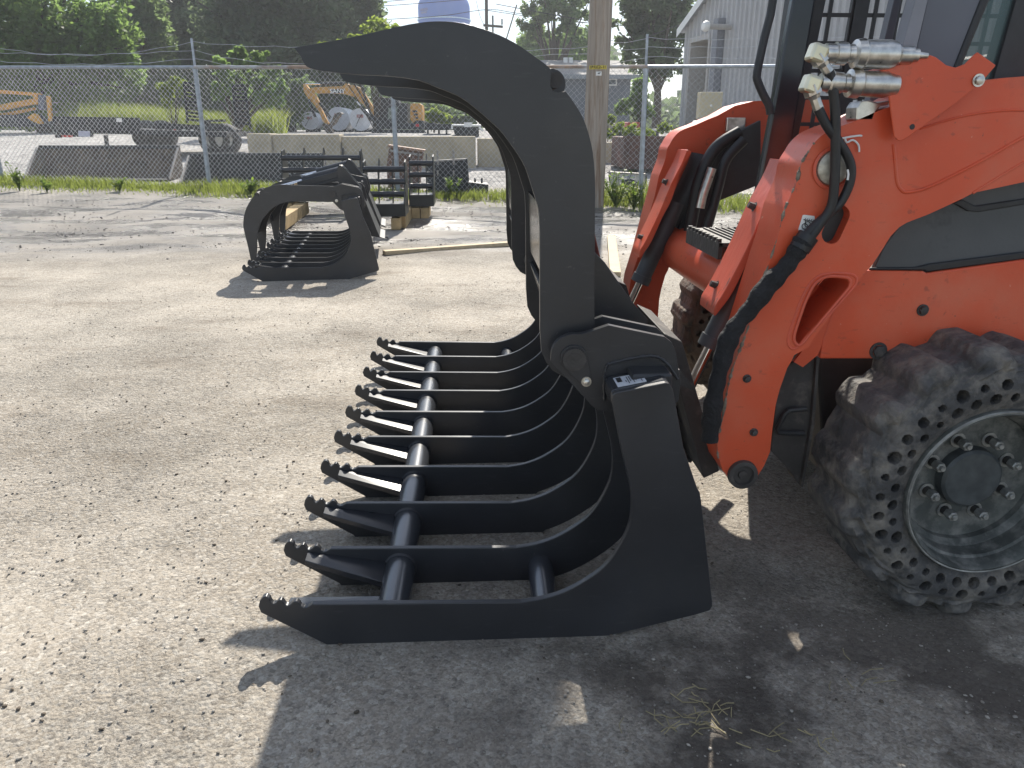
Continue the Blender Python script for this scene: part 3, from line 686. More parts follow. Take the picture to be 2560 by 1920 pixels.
# far side guard screen with punched rectangular openings
YS = YCB+.62
def screen():
    mb = MB(); o = P(2068, 300, YS)
    org = P(1960, 380, YS); top = P(2080, -420, YS); rt = P(2420, 380, YS)
    H = top.z-org.z; lean_ = (top.x-org.x)/H; W = rt.x-org.x
    cw, ch, bar = .074, .082, .012
    nx, nz = int(W/cw), int(H/ch)
    vs = lambda x, z: (org.x+x+lean_*z, org.z+z)
    for j in range(nz+1):
        z = j*ch; q = [vs(0, z), vs(W, z), vs(W, z+bar), vs(0, z+bar)]; mb.prism(q, YS, YS+.006)
    for i in range(nx+1):
        x = i*cw; q = [vs(x, 0), vs(x+bar, 0), vs(x+bar, H), vs(x, H)]; mb.prism(q, YS-.003, YS+.004)
    for (x0, x1) in ((-.06, .0), (.155, .20)):
        q = [vs(x0, -.1), vs(x1, -.1), vs(x1, H), vs(x0, H)]; mb.prism(q, YS-.01, YS+.03)
    L(mb, 'side_screen', SATIN)
screen()
# grab handle
gh = [P(u, v, YCB-.02) for u, v in sp2([(1940, -180), (1932, 0), (1912, 90), (1893, 180), (1895, 205), (1910, 240), (1922, 262), (1926, 285)], 3)]
L(MB().tube(gh, .010, 12), 'grab_handle', SATIN, smooth=True)
# hydraulic couplers
PXM = (P(2100, 150, YL-.02)-P(2101, 150, YL-.02)).length
def coupler(u0, v0, u1, v1, segs, dy):
    a = P(u0, v0, YL+dy); b = P(u1, v1, YL+dy); d = (b-a).normalized(); ln = (b-a).length
    prof = [(0, 0)]
    for (t, r) in segs: prof.append((r*PXM, t*ln))
    prof.append((0, ln)); L(MB().lathe_dir(prof, a, d, 24), 'hydraulic_coupler', STEEL, smooth=True, ang=30)
    return a, d
coupler(2062, 133, 2318, 139, [(0, 22), (.1, 22), (.1, 26), (.2, 26), (.22, 20), (.27, 22), (.29, 33), (.36, 36), (.38, 33), (.62, 34), (.68, 30), (.7, 17), (.72, 21), (.84, 21), (.85, 15), (.9, 16), (.92, 9), (1, 7)], -.035)
coupler(2050, 205, 2240, 213, [(0, 20), (.1, 22), (.12, 26), (.28, 24), (.30, 21), (.36, 22), (.38, 33), (.5, 35), (.53, 30), (.85, 31), (.9, 27), (1, 24)], -.028)
def elbow(c, tail, dy):
    a = P(*c, YL+dy); t = P(*tail, YL+dy); d = (t-a).normalized()
    L(MB().box(a, (.034, .036, .036), Matrix.Rotation(.3, 3, 'Y')), 'elbow_fitting', mat('brassy_zinc', (.66, .61, .46), .35, metal=1, var=.15), bevel=.006)
    L(MB().lathe_dir([(.019, 0), (.019, .02), (.014, .022), (.011, .03), (.0115, .055), (.010, .06), (.010, (t-a).length)], a, d, 8), 'hose_fitting', STEEL, smooth=True, ang=20)
elbow((2042, 134), (2075, 186), -.035); elbow((2026, 212), (2048, 278), -.028)
def hose(px, r, name='hydraulic_hose', m=HOSE, d0=-.03, d1=-.02, k=6):
    pts = sp2(px, k); n = len(pts)
    return L(MB().tube([P(u, v, YL+d0+(d1-d0)*i/(n-1)) for i, (u, v) in enumerate(pts)], r, 14), name, m, smooth=True)
hose([(2072, 180), (2079, 202), (2087, 260), (2089, 358), (2086, 456), (2078, 516), (2050, 560), (2018, 606)], .0105, d0=-.04, d1=-.02)
hose([(2046, 272), (2068, 316), (2094, 351), (2117, 387), (2128, 420), (2123, 462), (2100, 508), (2070, 535), (2035, 566), (2000, 605)], .0100, d0=-.032, d1=-.018)
sl_ = sp2([(2010, 602), (1990, 632), (1963, 669), (1919, 715), (1876, 773), (1841, 814), (1818, 858), (1800, 925), (1786, 990), (1778, 1050), (1774, 1102)], 6)
L(MB().tube([P(u, v, YL-.022) for u, v in sl_], [.021+.0016*math.sin(i*1.3)+.0022*math.sin(i*.37+1) for i in range(len(sl_))], 16), 'hose_sleeve', SLEEVE, smooth=True)
bnd = P(2013, 600, YL-.022); L(MB().tube([P(2022, 588, YL-.022), P(1998, 622, YL-.022)], .0235, 16), 'sleeve_cuff', HOSE, smooth=True)
# white print on the hose, tie-down decal and zip tie
pr = [P(u, v, YL-.044) for u, v in ((2119, 424), (2121, 436), (2119, 450))]
L(MB().tube(pr, .0022, 6), 'hose_print', WHITE)
dc = xz([(2007, 538), (2011, 537), (2036, 540), (2037, 545), (2030, 580), (2027, 582), (1999, 578), (1996, 574)], YL-.002)
dco = L(MB().prism(dc, YL-.0022, YL-.0008), 'tie_down_decal', WHITE)
ic = MB()
def line(px, r=.0009): ic.tube([P(u, v, YL-.0034) for u, v in px], r, 6)
line([(2009, 549), (2034, 554)]); 
for k in range(5): line([(2012+k*5, 549+k), (2015+k*5, 545+k)], .0006)
for (cu, cv) in ((2012, 566), (2019, 561)): line([(cu+7*math.cos(t), cv+7*math.sin(t)) for t in [i*PI/8 for i in range(17)]])
line([(2013, 550), (2015, 562)]); line([(2031, 554), (2031, 562), (2026, 567)])
ic.build('decal_icon', INK, dco)
zt_ = [P(u, v, YL-.006) for u, v in sp2([(2100, 347), (2125, 342), (2150, 339), (2154, 341)], 3)]
L(MB().tube(zt_, .0022, 6), 'zip_tie', WHITE); L(MB().tube([P(u, v, YL-.006) for u, v in sp2([(2112, 343), (2117, 356), (2132, 350), (2146, 362), (2148, 380)], 3)], .0022, 6), 'zip_tie', WHITE)
# saddle clamp under the couplers, inner hoses on the far arm
L(MB().prism(xz([(2128, 300), (2130, 270), (2140, 255), (2165, 252), (2185, 258), (2215, 252), (2212, 262), (2190, 266), (2178, 280), (2172, 300)], YL+.02), YL+.0, YL+.05), 'hose_saddle', STEEL, bevel=.003)
def ihose(px, y, r, m=HOSE): L(MB().tube([P(u, v, y) for u, v in sp2(px, 5)], r, 12), 'hydraulic_hose', m, smooth=True)
YI = YL+ARM_SHIFT-.12
ihose([(1850, 330), (1790, 370), (1752, 440), (1735, 520), (1722, 600), (1735, 640), (1760, 700), (1795, 760)], YI, .022)
ihose([(1860, 350), (1815, 400), (1795, 470), (1770, 560), (1745, 620)], YI-.03, .018)
ihose([(1780, 420), (1770, 450), (1758, 485), (1750, 520)], YI-.05, .016, STEEL)
ihose([(1722, 615), (1745, 608), (1758, 618)], YI-.06, .008)
cl_ = P(1838, 312, YI+.1); L(MB().box(cl_, (.07, .02, .05)), 'clamp_block', STEEL, bevel=.004)
L(MB().prism(xz([(1800, 350), (1900, 300), (1900, 460), (1800, 500), (1720, 620), (1690, 590), (1730, 470)], YI+.06), YI+.05, YI+.07), 'inner_cover', SATIN, bevel=.004)

# ---------------- wheels
def wheel(cx, cz, y_out, wdt, m_tyre, seed, name):
    r = np.random.default_rng(seed); R = .352; NT = 860
    side = [(.203+(.312-.203)*i/54, 0.010-.016*math.sin(PI*i/54)) for i in range(55)]
    tread = [(.330, .008), (.345, .022)]+[(R, .03+(wdt-.06)*i/10) for i in range(11)]+[(.345, wdt-.02), (.31, wdt), (.203, wdt-.005)]
    prof = side+tread; nP = len(prof); ns = len(side)
    th = np.arange(NT)/NT*2*PI
    rad = np.array([p[0] for p in prof])[None, :].repeat(NT, 0); ax = np.array([p[1] for p in prof])[None, :].repeat(NT, 0)
    # torn lugs
    lug = np.zeros(NT)
    for k in range(15):
        c0 = 2*PI*(k+.25*r.random())/15; wd = .10+.05*r.random(); d = np.abs((th-c0+PI) % (2*PI)-PI)
        lug = np.maximum(lug, np.clip(1.3-(d/wd)**2*1.1, 0, 1)*(.55+.45*r.random()))
    nse = sum(np.sin(th*k+r.random()*6.28)/k**.5 for k in (7, 13, 23, 41, 67))*.0022
    fall = np.clip((rad-.290)/.055, 0, 1)
    rad += (fall**1.5)*(-.026*(1-lug)[:, None]+nse[:, None])
    sh = np.clip((rad-.288)/.02, 0, 1)*np.clip((.35-rad)/.02, 0, 1)
    sel = np.zeros_like(ax); sel[:, :ns+3] = 1
    chunk = sum(np.sin(th[:, None]*k+np.linspace(0, 1, nP)[None]*q+r.random()*6.28) for k, q in ((9, 22), (17, -31), (31, 45), (47, 60)))*.0032
    ax += sel*sh*(chunk+.010*(1-lug)[:, None]-.004)
    # two rows of round relief holes
    for row, (rr, n, off) in enumerate(((.272, 34, 0), (.240, 34, .5))):
        for k in range(n):
            a0 = 2*PI*(k+off)/n; hr = (.0125 if k % 2 else .0098)*(.72+.5*r.random())
            da = np.abs((th-a0+PI) % (2*PI)-PI)[:, None]*rad
            dr = rad-rr
            inside = ((da**2+dr**2) < hr**2)
            inside[:, ns:] = False
            ax = np.where(inside, .032, ax)
    V = np.stack([cx+rad*np.cos(th)[:, None], y_out+ax, cz+rad*np.sin(th)[:, None]], -1).reshape(-1, 3)
    i, j = np.meshgrid(np.arange(NT), np.arange(nP-1), indexing='ij')
    a = i*nP+j; b = ((i+1) % NT)*nP+j
    Fc = np.stack([a.ravel(), a.ravel()+1, b.ravel()+1, b.ravel()], 1)[:, ::-1]
    wh = bpy.data.objects.new(name, None)   # placeholder removed below
    bpy.data.objects.remove(wh)
    ty = np_mesh('wheel', V, Fc, m_tyre, loader)
    fix_normals(ty.data); shade(ty.data, 50)
    rim = MB().lathe([(.205, .03), (.209, .004), (.206, -.006), (.200, -.008), (.195, .0), (.190, .03), (.184, .034), (.180, .07), (.168, .085), (.166, .100), (.150, .104), (.0, .104)], (cx, y_out, cz), n=84)
    rmm = mat('scuffed_rim', (.085, .092, .085), .6, metal=.1, var=.35, scale=16, col2=(.25, .245, .225), c2=(.46, .72), c2scale=20, bump=.15, bscale=70)
    rm = rim.build('rim', rmm, ty, smooth=True, ang=30)
    MB().lathe([(.203, -.0085), (.206, -.0095), (.208, -.004)], (cx, y_out, cz), n=84).build('rim_lip', mat('bare_rim_lip', (.30, .30, .28), .5, metal=.3, var=.5, scale=30), ty, smooth=True)
    MB().lathe([(.078, .104), (.075, .080), (.068, .074), (.0, .072)], (cx, y_out, cz), n=48).build('hub', mat('hub_paint', (.07, .078, .08), .45, var=.3, scale=30), ty, smooth=True, ang=30)
    for k in range(8):
        t = 2*PI*(k+.5)/8; p = (cx+.1016*math.cos(t), y_out, cz+.1016*math.sin(t))
        MB().cyl((p[0], y_out+.104, p[2]), (p[0], y_out+.082, p[2]), .0095, 14).build('wheel_stud', DKMETAL, ty, smooth=True)
        n_ = MB().lathe([(.0125, .084), (.0125, .062), (.0105, .060), (.006, .060)], p, n=6)
        n_.lathe([(.0068, .06), (.0068, .055), (.0055, .053), (0, .053)], p, n=16)
        n_.lathe([(.0185, .1035), (.0185, .099), (.012, .099)], p, n=18)
        n_.build('lug_nut', mat('dull_nut', (.38, .38, .36), .5, metal=.7, var=.3, scale=90), ty, smooth=True, ang=25)
    return ty
hubp = P(2430, 1195, YN+.12)
WX, WZ = hubp.x-.012, .340
wheel(WX, WZ, YN+.025, .25, RUBBER, 4, 'wheel')
wheel(WX, WZ, YN+.075+1.43, .25, MUDRUB, 8, 'wheel')
wheel(WX+1.05, WZ, YN+.025, .25, RUBBER, 14, 'wheel')
wheel(WX+1.05, WZ, YN+.075+1.43, .25, MUDRUB, 18, 'wheel')
# rear body (out of frame but casts the loader's shadow)
e0 = P(2560, 700, YC)
L(MB().box((WX+1.0, YC+.35, 1.0), (1.2, .95, .75)), 'engine_hood', SATIN, bevel=.04)
# ---------------------------------------------------------------- second grapple, timbers
bgp = P(607, 665, 6.08); tipl = ctr((646, 1517), YN)
rz = math.radians(5.8)
bl = (bgp.x-tipl.x*math.cos(rz), 6.05-tipl.x*math.sin(rz), 0)
make_grapple(bl, rz, math.radians(86), 'black root grapple resting by itself on the gravel with its clamps closed', .3)
PINE = mat('fresh_pine', (.52, .42, .27), .8, var=.18, scale=10, stretch=(.4, 6, 6), bump=.2)
def timber(a, b, w_, h_, label, m=PINE, name='timber'):
    a = Vector(a); b = Vector(b); d = (b-a); ln = d.length; d.normalize(); s = Vector((-d.y, d.x, 0)).normalized(); u = d.cross(s)
    M = Matrix((d, s, u)).transposed(); c = (a+b)/2+Vector((0, 0, h_/2))
    o = MB().box((0, 0, 0), (ln, w_, h_)).xform(lambda v: M @ v+c).build(name, m, base=(a.x, a.y, 0), bevel=.004); return tag(o, label, 'timber')
timber(G(960, 637), G(1300, 612), .09, .04, 'long pale board lying flat beside the closed grapple')
timber(G(1528, 598), G(1538, 692), .09, .04, 'short pale board lying on gravel beside the orange loader')
OLDP = mat('weathered_pine', (.42, .30, .15), .85, var=.25, scale=8, bump=.3)
timber(G(1000, 570), G(1032, 528), .14, .15, 'square timber end jutting out from under the black tool rack', OLDP)
timber(G(700, 575), G(760, 533), .14, .15, 'square timber seen through the closed grapple', OLDP)

# ---------------------------------------------------------------- black skeleton racks stored by the fence
RACK = mat('rack_paint', (.020, .024, .024), .4, var=.3, scale=12)
def rack(u0, u1, vbase, Y, h, label, ears=True):
    a = P(u0, vbase, Y); b = P(u1, vbase, Y); z0 = max(gz(Y)+.17, .16); x0, x1 = a.x, b.x
    r = thing('skeleton_rack', (x0, Y, z0-.16), label, 'loader attachment', 'black skeleton racks stored along the fence')
    n = max(3, int((x1-x0)/.24)); D_ = .5
    MB().prism([(x0, z0), (x1, z0), (x1, z0+.14), (x0, z0+.14)], Y, Y+.02).build('front_sill', RACK, r)
    MB().prism([(x0, z0+.11), (x1, z0+.11), (x1, z0+.13), (x0, z0+.13)], Y+.02, Y+D_).build('floor_plate', RACK, r)
    for k in range(3):
        zz = z0+.24+k*(h-.26)/2.6; MB().cyl((x0, Y+D_*.3+.04*k, zz), (x1, Y+D_*.3+.04*k, zz), .035, 12).build('cross_tube', BLACKG, r, smooth=True)
    for s_ in (x0, x1-.015):
        prof = [(Y-.001, z0), (Y+D_, z0), (Y+D_, z0+h*.8), (Y+D_*.75, z0+h), (Y+D_*.45, z0+h*.96), (Y+.18, z0+h*.6), (Y-.001, z0+.16)]
        m = MB().prism(prof, s_, s_+.015); m.v = [Vector((v.y, v.x, v.z)) for v in m.v]
        m.build('side_plate', RACK, r, bevel=.002)
    for i in range(1, n):
        xx = x0+(x1-x0)*i/n
        prof = [(Y+.2, z0+.13), (Y+.26, z0+.13), (Y+.34, z0+h*.7), (Y+.5, z0+h*.95), (Y+.42, z0+h*1.02), (Y+.26, z0+h*.8)]
        m = MB().prism(prof, xx, xx+.012); m.v = [Vector((v.y, v.x, v.z)) for v in m.v]
        m.build('tine', RACK, r, bevel=.0015)
    for q in (x0+.08, x1-.12):
        MB().box((q, Y+D_/2, z0-.085), (.10, D_, .13)).build('bearer', OLDP, r)
    return r
rack(905, 1012, 500, 9.0, .62, 'black skeleton rack resting on timbers behind the closed grapple')
rack(1022, 1084, 490, 9.9, .62, 'narrow black skeleton rack beside the weeds, at the end of the row')
rack(700, 900, 470, 10.4, .66, 'wide black skeleton rack farthest back in the row, half hidden by the closed grapple')

# ---------------------------------------------------------------- chain link fence
FA = G(525, 472); FB = G(1600, 506); fd = (FB-FA); fd.z = 0; fd.normalize()
def fpt(s): p = FA+fd*s; return Vector((p.x, p.y, gz(p.y)))
S_L, S_R = -9.5, (FB-FA).length+9
GALV = mat('galvanised_pipe', (.36, .40, .45), .45, metal=.6, var=.25, scale=12, col2=(.26, .17, .11), c2=(.66, .76), c2scale=4)
WIRE = mat('galvanised_wire', (.50, .52, .55), .45, metal=.5, var=.1)
RUSTR = mat('rusty_rail', (.30, .22, .17), .7, var=.3, scale=6, col2=(.42, .45, .48), c2=(.45, .6), c2scale=1.2)
HR = 1.86
def fence():
    r = thing('chain_link_fence', fpt(0), 'tall chain link fence with barbed wire strands along the yard', 'fence')
    sp = [S_L, -4.0, 0, P(1022, 400, FA.y).x-FA.x-.02, (FB-FA).length, (FB-FA).length+3.1, (FB-FA).length+6.2]
    for i, s in enumerate(sp):
        p = fpt(s); lean = Vector((random.uniform(-.02, .02), random.uniform(-.03, .03), 0))
        MB().cyl(p-Vector((0, 0, .1)), p+Vector((0, 0, HR+.02))+lean, .036, 14).build('post', GALV, r, smooth=True)
        MB().cyl(p+Vector((0, 0, HR+.0))+lean, p+Vector((0, 0, HR+.42))+lean*1.2, .019, 10).build('post_extension', GALV, r, smooth=True)
        MB().cyl(p+Vector((0, 0, HR-.06))+lean, p+Vector((0, 0, HR-.02))+lean, .042, 14).build('post_cap', GALV, r, smooth=True)
    for i in range(len(sp)-1):
        a, b = fpt(sp[i])+Vector((0, -.04, HR)), fpt(sp[i+1])+Vector((0, -.04, HR))
        MB().cyl(a, b, .024, 12).build('top_rail', GALV if i not in (3, 2) else RUSTR, r, smooth=True)
    # woven wire: two families of slightly wavy diagonals
    A, b_, wd = .085, HR-.01, .0030
    segs = []
    n = int((S_R-S_L)/A)
    rg = np.random.default_rng(2); wob = rg.normal(0, .006, (n+60, 60))
    for fam in (1, -1):
        for i in range(-30, n+30):
            pts = []
            m = int(b_/A*1.0*2)+1
            for k in range(m+1):
                z = min(k*A/2, b_); s = S_L+i*A+fam*k*A/2
                if S_L <= s <= S_R: pts.append((s+wob[(i+30) % (n+60), k % 60]*.8, z, .004*fam*(1 if k % 2 else -1)))
            segs.append(pts)
    vs = []; fs = []
    for pts in segs:
        o = len(vs)
        for (s, z, dy) in pts:
            p = fpt(s); c = np.array((p.x, p.y-.02+dy, p.z+z+.02)); 
            vs += [c+(-wd, 0, 0), c+(wd*.6, -wd, 0), c+(wd*.6, wd, 0)]
        for k in range(len(pts)-1):
            for j in range(3):
                j2 = (j+1) % 3; fs.append((o+k*3+j, o+k*3+j2, o+k*3+3+j2, o+k*3+3+j))
    mo = np_mesh('wire_mesh', np.array(vs), np.array(fs), WIRE, r); mo['kind'] = 'stuff'
    for j, dz in enumerate((.13, .25, .37)):
        for i in range(len(sp)-1):
            a, b = fpt(sp[i])+Vector((0, 0, HR+dz)), fpt(sp[i+1])+Vector((0, 0, HR+dz)); pts = []
            sag = random.uniform(.05, .22) if sp[i] < 4 else random.uniform(.0, .04)
            for k in range(15):
                t = k/14; pts.append(a.lerp(b, t)+Vector((0, 0, -sag*4*t*(1-t)+.012*math.sin(k*2.1+j))))
            MB().tube(pts, .0032, 5).build('barbed_wire', WIRE, r)
fence()

# ---------------------------------------------------------------- grass
def leaf_mat(name, col, tr, var=.35, scale=1.5):
    m = bpy.data.materials.new(name); m.use_nodes = True; t = m.node_tree; b = t.nodes['Principled BSDF']; N = t.nodes.new; Lk = t.links.new
    g = N('ShaderNodeNewGeometry'); n = N('ShaderNodeTexNoise'); n.inputs['Scale'].default_value = scale; n.inputs['Detail'].default_value = 4; Lk(g.outputs['Position'], n.inputs['Vector'])
    r = N('ShaderNodeValToRGB'); r.color_ramp.elements[0].position = .33; r.color_ramp.elements[1].position = .68
    r.color_ramp.elements[0].color = tuple(c*(1-var) for c in col)+(1,); r.color_ramp.elements[1].color = tuple(c*(1+var) for c in col)+(1,)
    Lk(n.outputs['Fac'], r.inputs['Fac']); Lk(r.outputs[0], b.inputs['Base Color']); b.inputs['Roughness'].default_value = .55; b.inputs['Specular IOR Level'].default_value = .3
    tr_ = N('ShaderNodeBsdfTranslucent'); tr_.inputs['Color'].default_value = tuple(tr)+(1,)
    mx_ = N('ShaderNodeMixShader'); mx_.inputs[0].default_value = .5
    Lk(b.outputs[0], mx_.inputs[1]); Lk(tr_.outputs[0], mx_.inputs[2]); Lk(mx_.outputs[0], t.nodes['Material Output'].inputs['Surface'])
    return m
GRASS = leaf_mat('grass_blades', (.11, .145, .035), (.32, .38, .08), .6, 3.0)
WEED = leaf_mat('weed_leaves', (.08, .13, .03), (.26, .38, .06))
def blades(name, ctrs, hts, m, label, cat, seed, spread=.05, wd=.007):
    r = np.random.default_rng(seed); n = len(ctrs)
    b = np.array(ctrs)+np.stack([r.normal(0, spread, n), r.normal(0, spread, n), np.zeros(n)], 1)
    a = r.random(n)*6.28; lean = (r.random(n)*.7+.1)*hts
    tip = b+np.stack([np.cos(a)*lean, np.sin(a)*lean*.7, hts], 1)
    mid = b+np.stack([np.cos(a)*lean*.3, np.sin(a)*lean*.2, hts*.6], 1)
    q = r.random(n)*6.28; w_ = (wd*(.6+.8*r.random(n)))[:, None]*np.stack([np.cos(q), np.sin(q), np.zeros(n)], 1)
    V = np.stack([b-w_, b+w_, mid+w_*.8, mid-w_*.8, tip], 1).reshape(-1, 3)
    i = np.arange(n)*5
    F1 = np.stack([i, i+1, i+2, i+3], 1); F2 = np.stack([i+3, i+2, i+4, i+4], 1)
    me_f = np.concatenate([np.stack([i, i+1, i+2], 1), np.stack([i, i+2, i+3], 1), np.stack([i+3, i+2, i+4], 1)])
    return tag(np_mesh(name, V, me_f, m), label, cat, kind='stuff')
def grass_strip():
    r = np.random.default_rng(21); c = []; h = []
    for k in range(26000):
        s = S_L+(S_R-S_L)*r.random(); p0 = fpt(s)
        wn = .55+.35*math.sin(s*1.1)+.3*math.sin(s*2.7+1)
        off = r.normal(-.25, .42)*(.6+.4*wn)
        if abs(off) > 1.1: continue
        x = p0.x; y = p0.y+off
        if 3.0 < s < 5.6 and off < -.3 and r.random() < .8: continue
        hh = (.05+.13*r.random())*(.6+.6*wn)*(1.6 if s > 5.3 else 1)*math.exp(-(off/.8)**2)
        c.append((x, y, gz(y))); h.append(max(hh, .03))
    blades('grass', c, np.array(h), GRASS, 'green grass and weeds growing along the fence line', 'grass', 1)
grass_strip()
def weed(px, hgt, n, label, seed, wide=.16):
    r = np.random.default_rng(seed); b = G(*px); o = thing('weed', b, label, 'weed', 'leafy weeds by the fence')
    V = []; Fc = []
    st = MB()
    for k in range(n):
        an = r.random()*6.28; top = b+Vector((math.cos(an)*wide*r.random(), math.sin(an)*wide*r.random(), hgt*(.6+.5*r.random())))
        st.tube([b, b.lerp(top, .5)+Vector((0, 0, .02)), top], [.006, .005, .002], 5)
        for j in range(16):
            t = .25+.75*r.random(); c = np.array(b.lerp(top, t)); q = r.normal(0, 1, 3); q[2] = abs(q[2])*.5; q /= np.linalg.norm(q); w_ = np.cross(q, (0, 0, 1)); w_ /= np.linalg.norm(w_)+1e-6
            l = .05+.05*r.random(); i0 = len(V); V += [c, c+q*l*.5+w_*l*.25, c+q*l, c+q*l*.5-w_*l*.25]; Fc.append((i0, i0+1, i0+2, i0+3))
    st.build('stem', WEED, o); np_mesh('leaves', np.array(V), np.array(Fc), WEED, o)['kind'] = 'stuff'
weed((50, 478), .42, 9, 'bushy weed at the corner of the dirty long bucket', 1)
weed((118, 482), .22, 6, 'low weed in front of the dirty long bucket', 2)
weed((625, 488), .24, 10, 'bright round weed beside the closed grapple', 3)
weed((1540, 520), .5, 16, 'tall leafy clump against the wooden utility pole', 4, .3)
weed((1585, 525), .42, 12, 'leafy clump at the foot of the fence post near the loader', 5, .2)
weed((1130, 490), .3, 8, 'grassy clump in front of the dark upright bucket', 6, .25)
weed((300, 478), .2, 6, 'small weed before the right half of the dirty long bucket', 7)
# mud clods in the wet belt
def mud():
    r = np.random.default_rng(31)
    STM = mat('wet_mud', (.06, .052, .045), .35, var=.4, scale=15, bump=.5, bscale=30)
    stones('mud', 9000, (-10, 9, 7.9, 11.4), .003, .016, STM, 'wet churned mud lumps along the fence', 77, 1.0, .45)
mud()
# ---------------------------------------------------------------- attachments behind the fence
RUSTB = mat('dirty_brown_steel', (.085, .068, .055), .7, var=.4, scale=5, col2=(.16, .12, .085), c2=(.5, .7), c2scale=3, bump=.3, bscale=40)
DGREY = mat('dark_worn_steel', (.035, .038, .042), .55, var=.35, scale=6, col2=(.09, .075, .06), c2=(.62, .8), c2scale=4)
EDGE = mat('worn_edge', (.32, .30, .28), .5, metal=.4, var=.3, scale=20)
def bucket(u0, u1, vb, Y, h, depth, label, m, rz_=0):
    a = P(u0, vb, Y); b = P(u1, vb, Y); z = gz(Y)+.03; x0, x1 = a.x, b.x; o = Vector((x0, Y, z))
    r = thing('loader_bucket', o, label, 'bucket', 'loader buckets stored behind the fence')
    def side(x): 
        t = MB().prism([(0, 0), (depth*.75, 0), (depth, h*.25), (depth, h), (depth*.82, h*1.0)], x, x+.03); t.v = [Vector((v.y, Y+v.x, z+v.z)) for v in t.v]; return t
    side(x0).build('side_plate', m, r, bevel=.003); side(x1-.03).build('side_plate', m, r, bevel=.003)
    t = MB().prism([(0, 0), (depth*.75, 0), (depth, h*.25), (depth, h), (depth-.02, h), (depth-.02, h*.27), (depth*.74, .02), (0, .02)], x0+.031, x1-.031); t.v = [Vector((v.y, Y+v.x, z+v.z)) for v in t.v]; t.build('shell', m, r)
    MB().box(((x0+x1)/2, Y+depth-.06, z+h+.012), (x1-x0, .12, .06)).build('top_rail', DGREY, r, bevel=.004)
    MB().box(((x0+x1)/2, Y+.02, z+.012), (x1-x0-.07, .12, .02)).build('cutting_edge', EDGE, r)
    MB().tube([(x0-.012, Y, z+.03), (x0-.012, Y+depth*.8, z+h)], .018, 8).build('edge_strip', EDGE, r)
    MB().tube([(x1+.012, Y, z+.03), (x1+.012, Y+depth*.8, z+h)], .018, 8).build('edge_strip', EDGE, r)
    return r
fy = lambda x: FA.y+(x-FA.x)*fd.y/fd.x
b1 = fy(-7.7)+.1; b2 = fy(-4.6)+.1
bucket(66, 425, 470, b1, .53, .75, 'long dirty brown bucket lying open toward the fence', RUSTB)
bucket(452, 800, 470, b2, .46, .75, 'long dark grey bucket lying open behind the fence', DGREY)
def thingbox(): pass
# rusty tilted bucket and dark upright bucket with forks
def tilt_bucket():
    Y = 12.9; a = P(972, 418, Y); o = Vector((a.x, Y, gz(Y))); r = thing('tilted_bucket', o, 'rusty brown bucket tipped up on its back against the pale blocks', 'bucket')
    RB = mat('rust_red_steel', (.17, .10, .075), .75, var=.35, scale=7, col2=(.08, .06, .05), c2=(.5, .7))
    MB().prism(xz([(966, 418), (973, 366), (1058, 379), (1052, 424), (1050, 470), (970, 470)], Y), Y, Y+.25).build('shell', RB, r, bevel=.01)
    MB().prism(xz([(970, 362), (1062, 375), (1060, 381), (968, 368)], Y-.03), Y-.03, Y+.3).build('lip', mat('rusty_lip', (.30, .19, .13), .7, var=.3), r)
    MB().prism(xz([(974, 374), (1056, 385), (1052, 390), (974, 379)], Y-.02), Y-.02, Y+.01).build('wear_bar', EDGE, r)
tilt_bucket()
def fork_bucket():
    Y = 12.7; r = thing('upright_bucket', P(1066, 480, Y).xy.to_3d()+Vector((0, 0, gz(Y))), 'dark upright bucket with two fork posts standing behind the fence', 'bucket')
    MB().prism(xz([(1066, 404), (1168, 398), (1170, 490), (1070, 498)], Y), Y, Y+.03).build('back_sheet', DGREY, r)
    MB().prism(xz([(1066, 402), (1168, 396), (1168, 400), (1066, 406)], Y-.03), Y-.03, Y+.06).build('top_edge', EDGE, r)
    MB().prism(xz([(1164, 398), (1168, 396), (1173, 455), (1168, 490)], Y-.3), Y-.25, Y-.001).build('side_plate', DGREY, r)
    for u in (1093, 1133):
        MB().prism(xz([(u-2, 376), (u+3, 376), (u+4, 412), (u-1, 412)], Y-.04), Y-.05, Y-.031).build('fork', EDGE, r); MB().prism(xz([(u-1, 426), (u+3, 426), (u+3, 440), (u, 440)], Y-.02), Y-.03, Y-.002).build('hook', EDGE, r)
    r2 = thing('low_bucket', P(1170, 480, Y-.3).xy.to_3d()+Vector((0, 0, gz(Y))), 'low black bucket with two lugs beside the dark upright bucket', 'bucket')
    MB().prism(xz([(1168, 454), (1221, 461), (1221, 500), (1168, 500)], Y-.3), Y-.3, Y+.1).build('shell', SATIN, r2, bevel=.01)
    for u in (1187, 1204): MB().prism(xz([(u-2, 445), (u+3, 446), (u+3, 460), (u-2, 460)], Y-.2), Y-.2, Y-.17).build('lug', SATIN, r2)
fork_bucket()
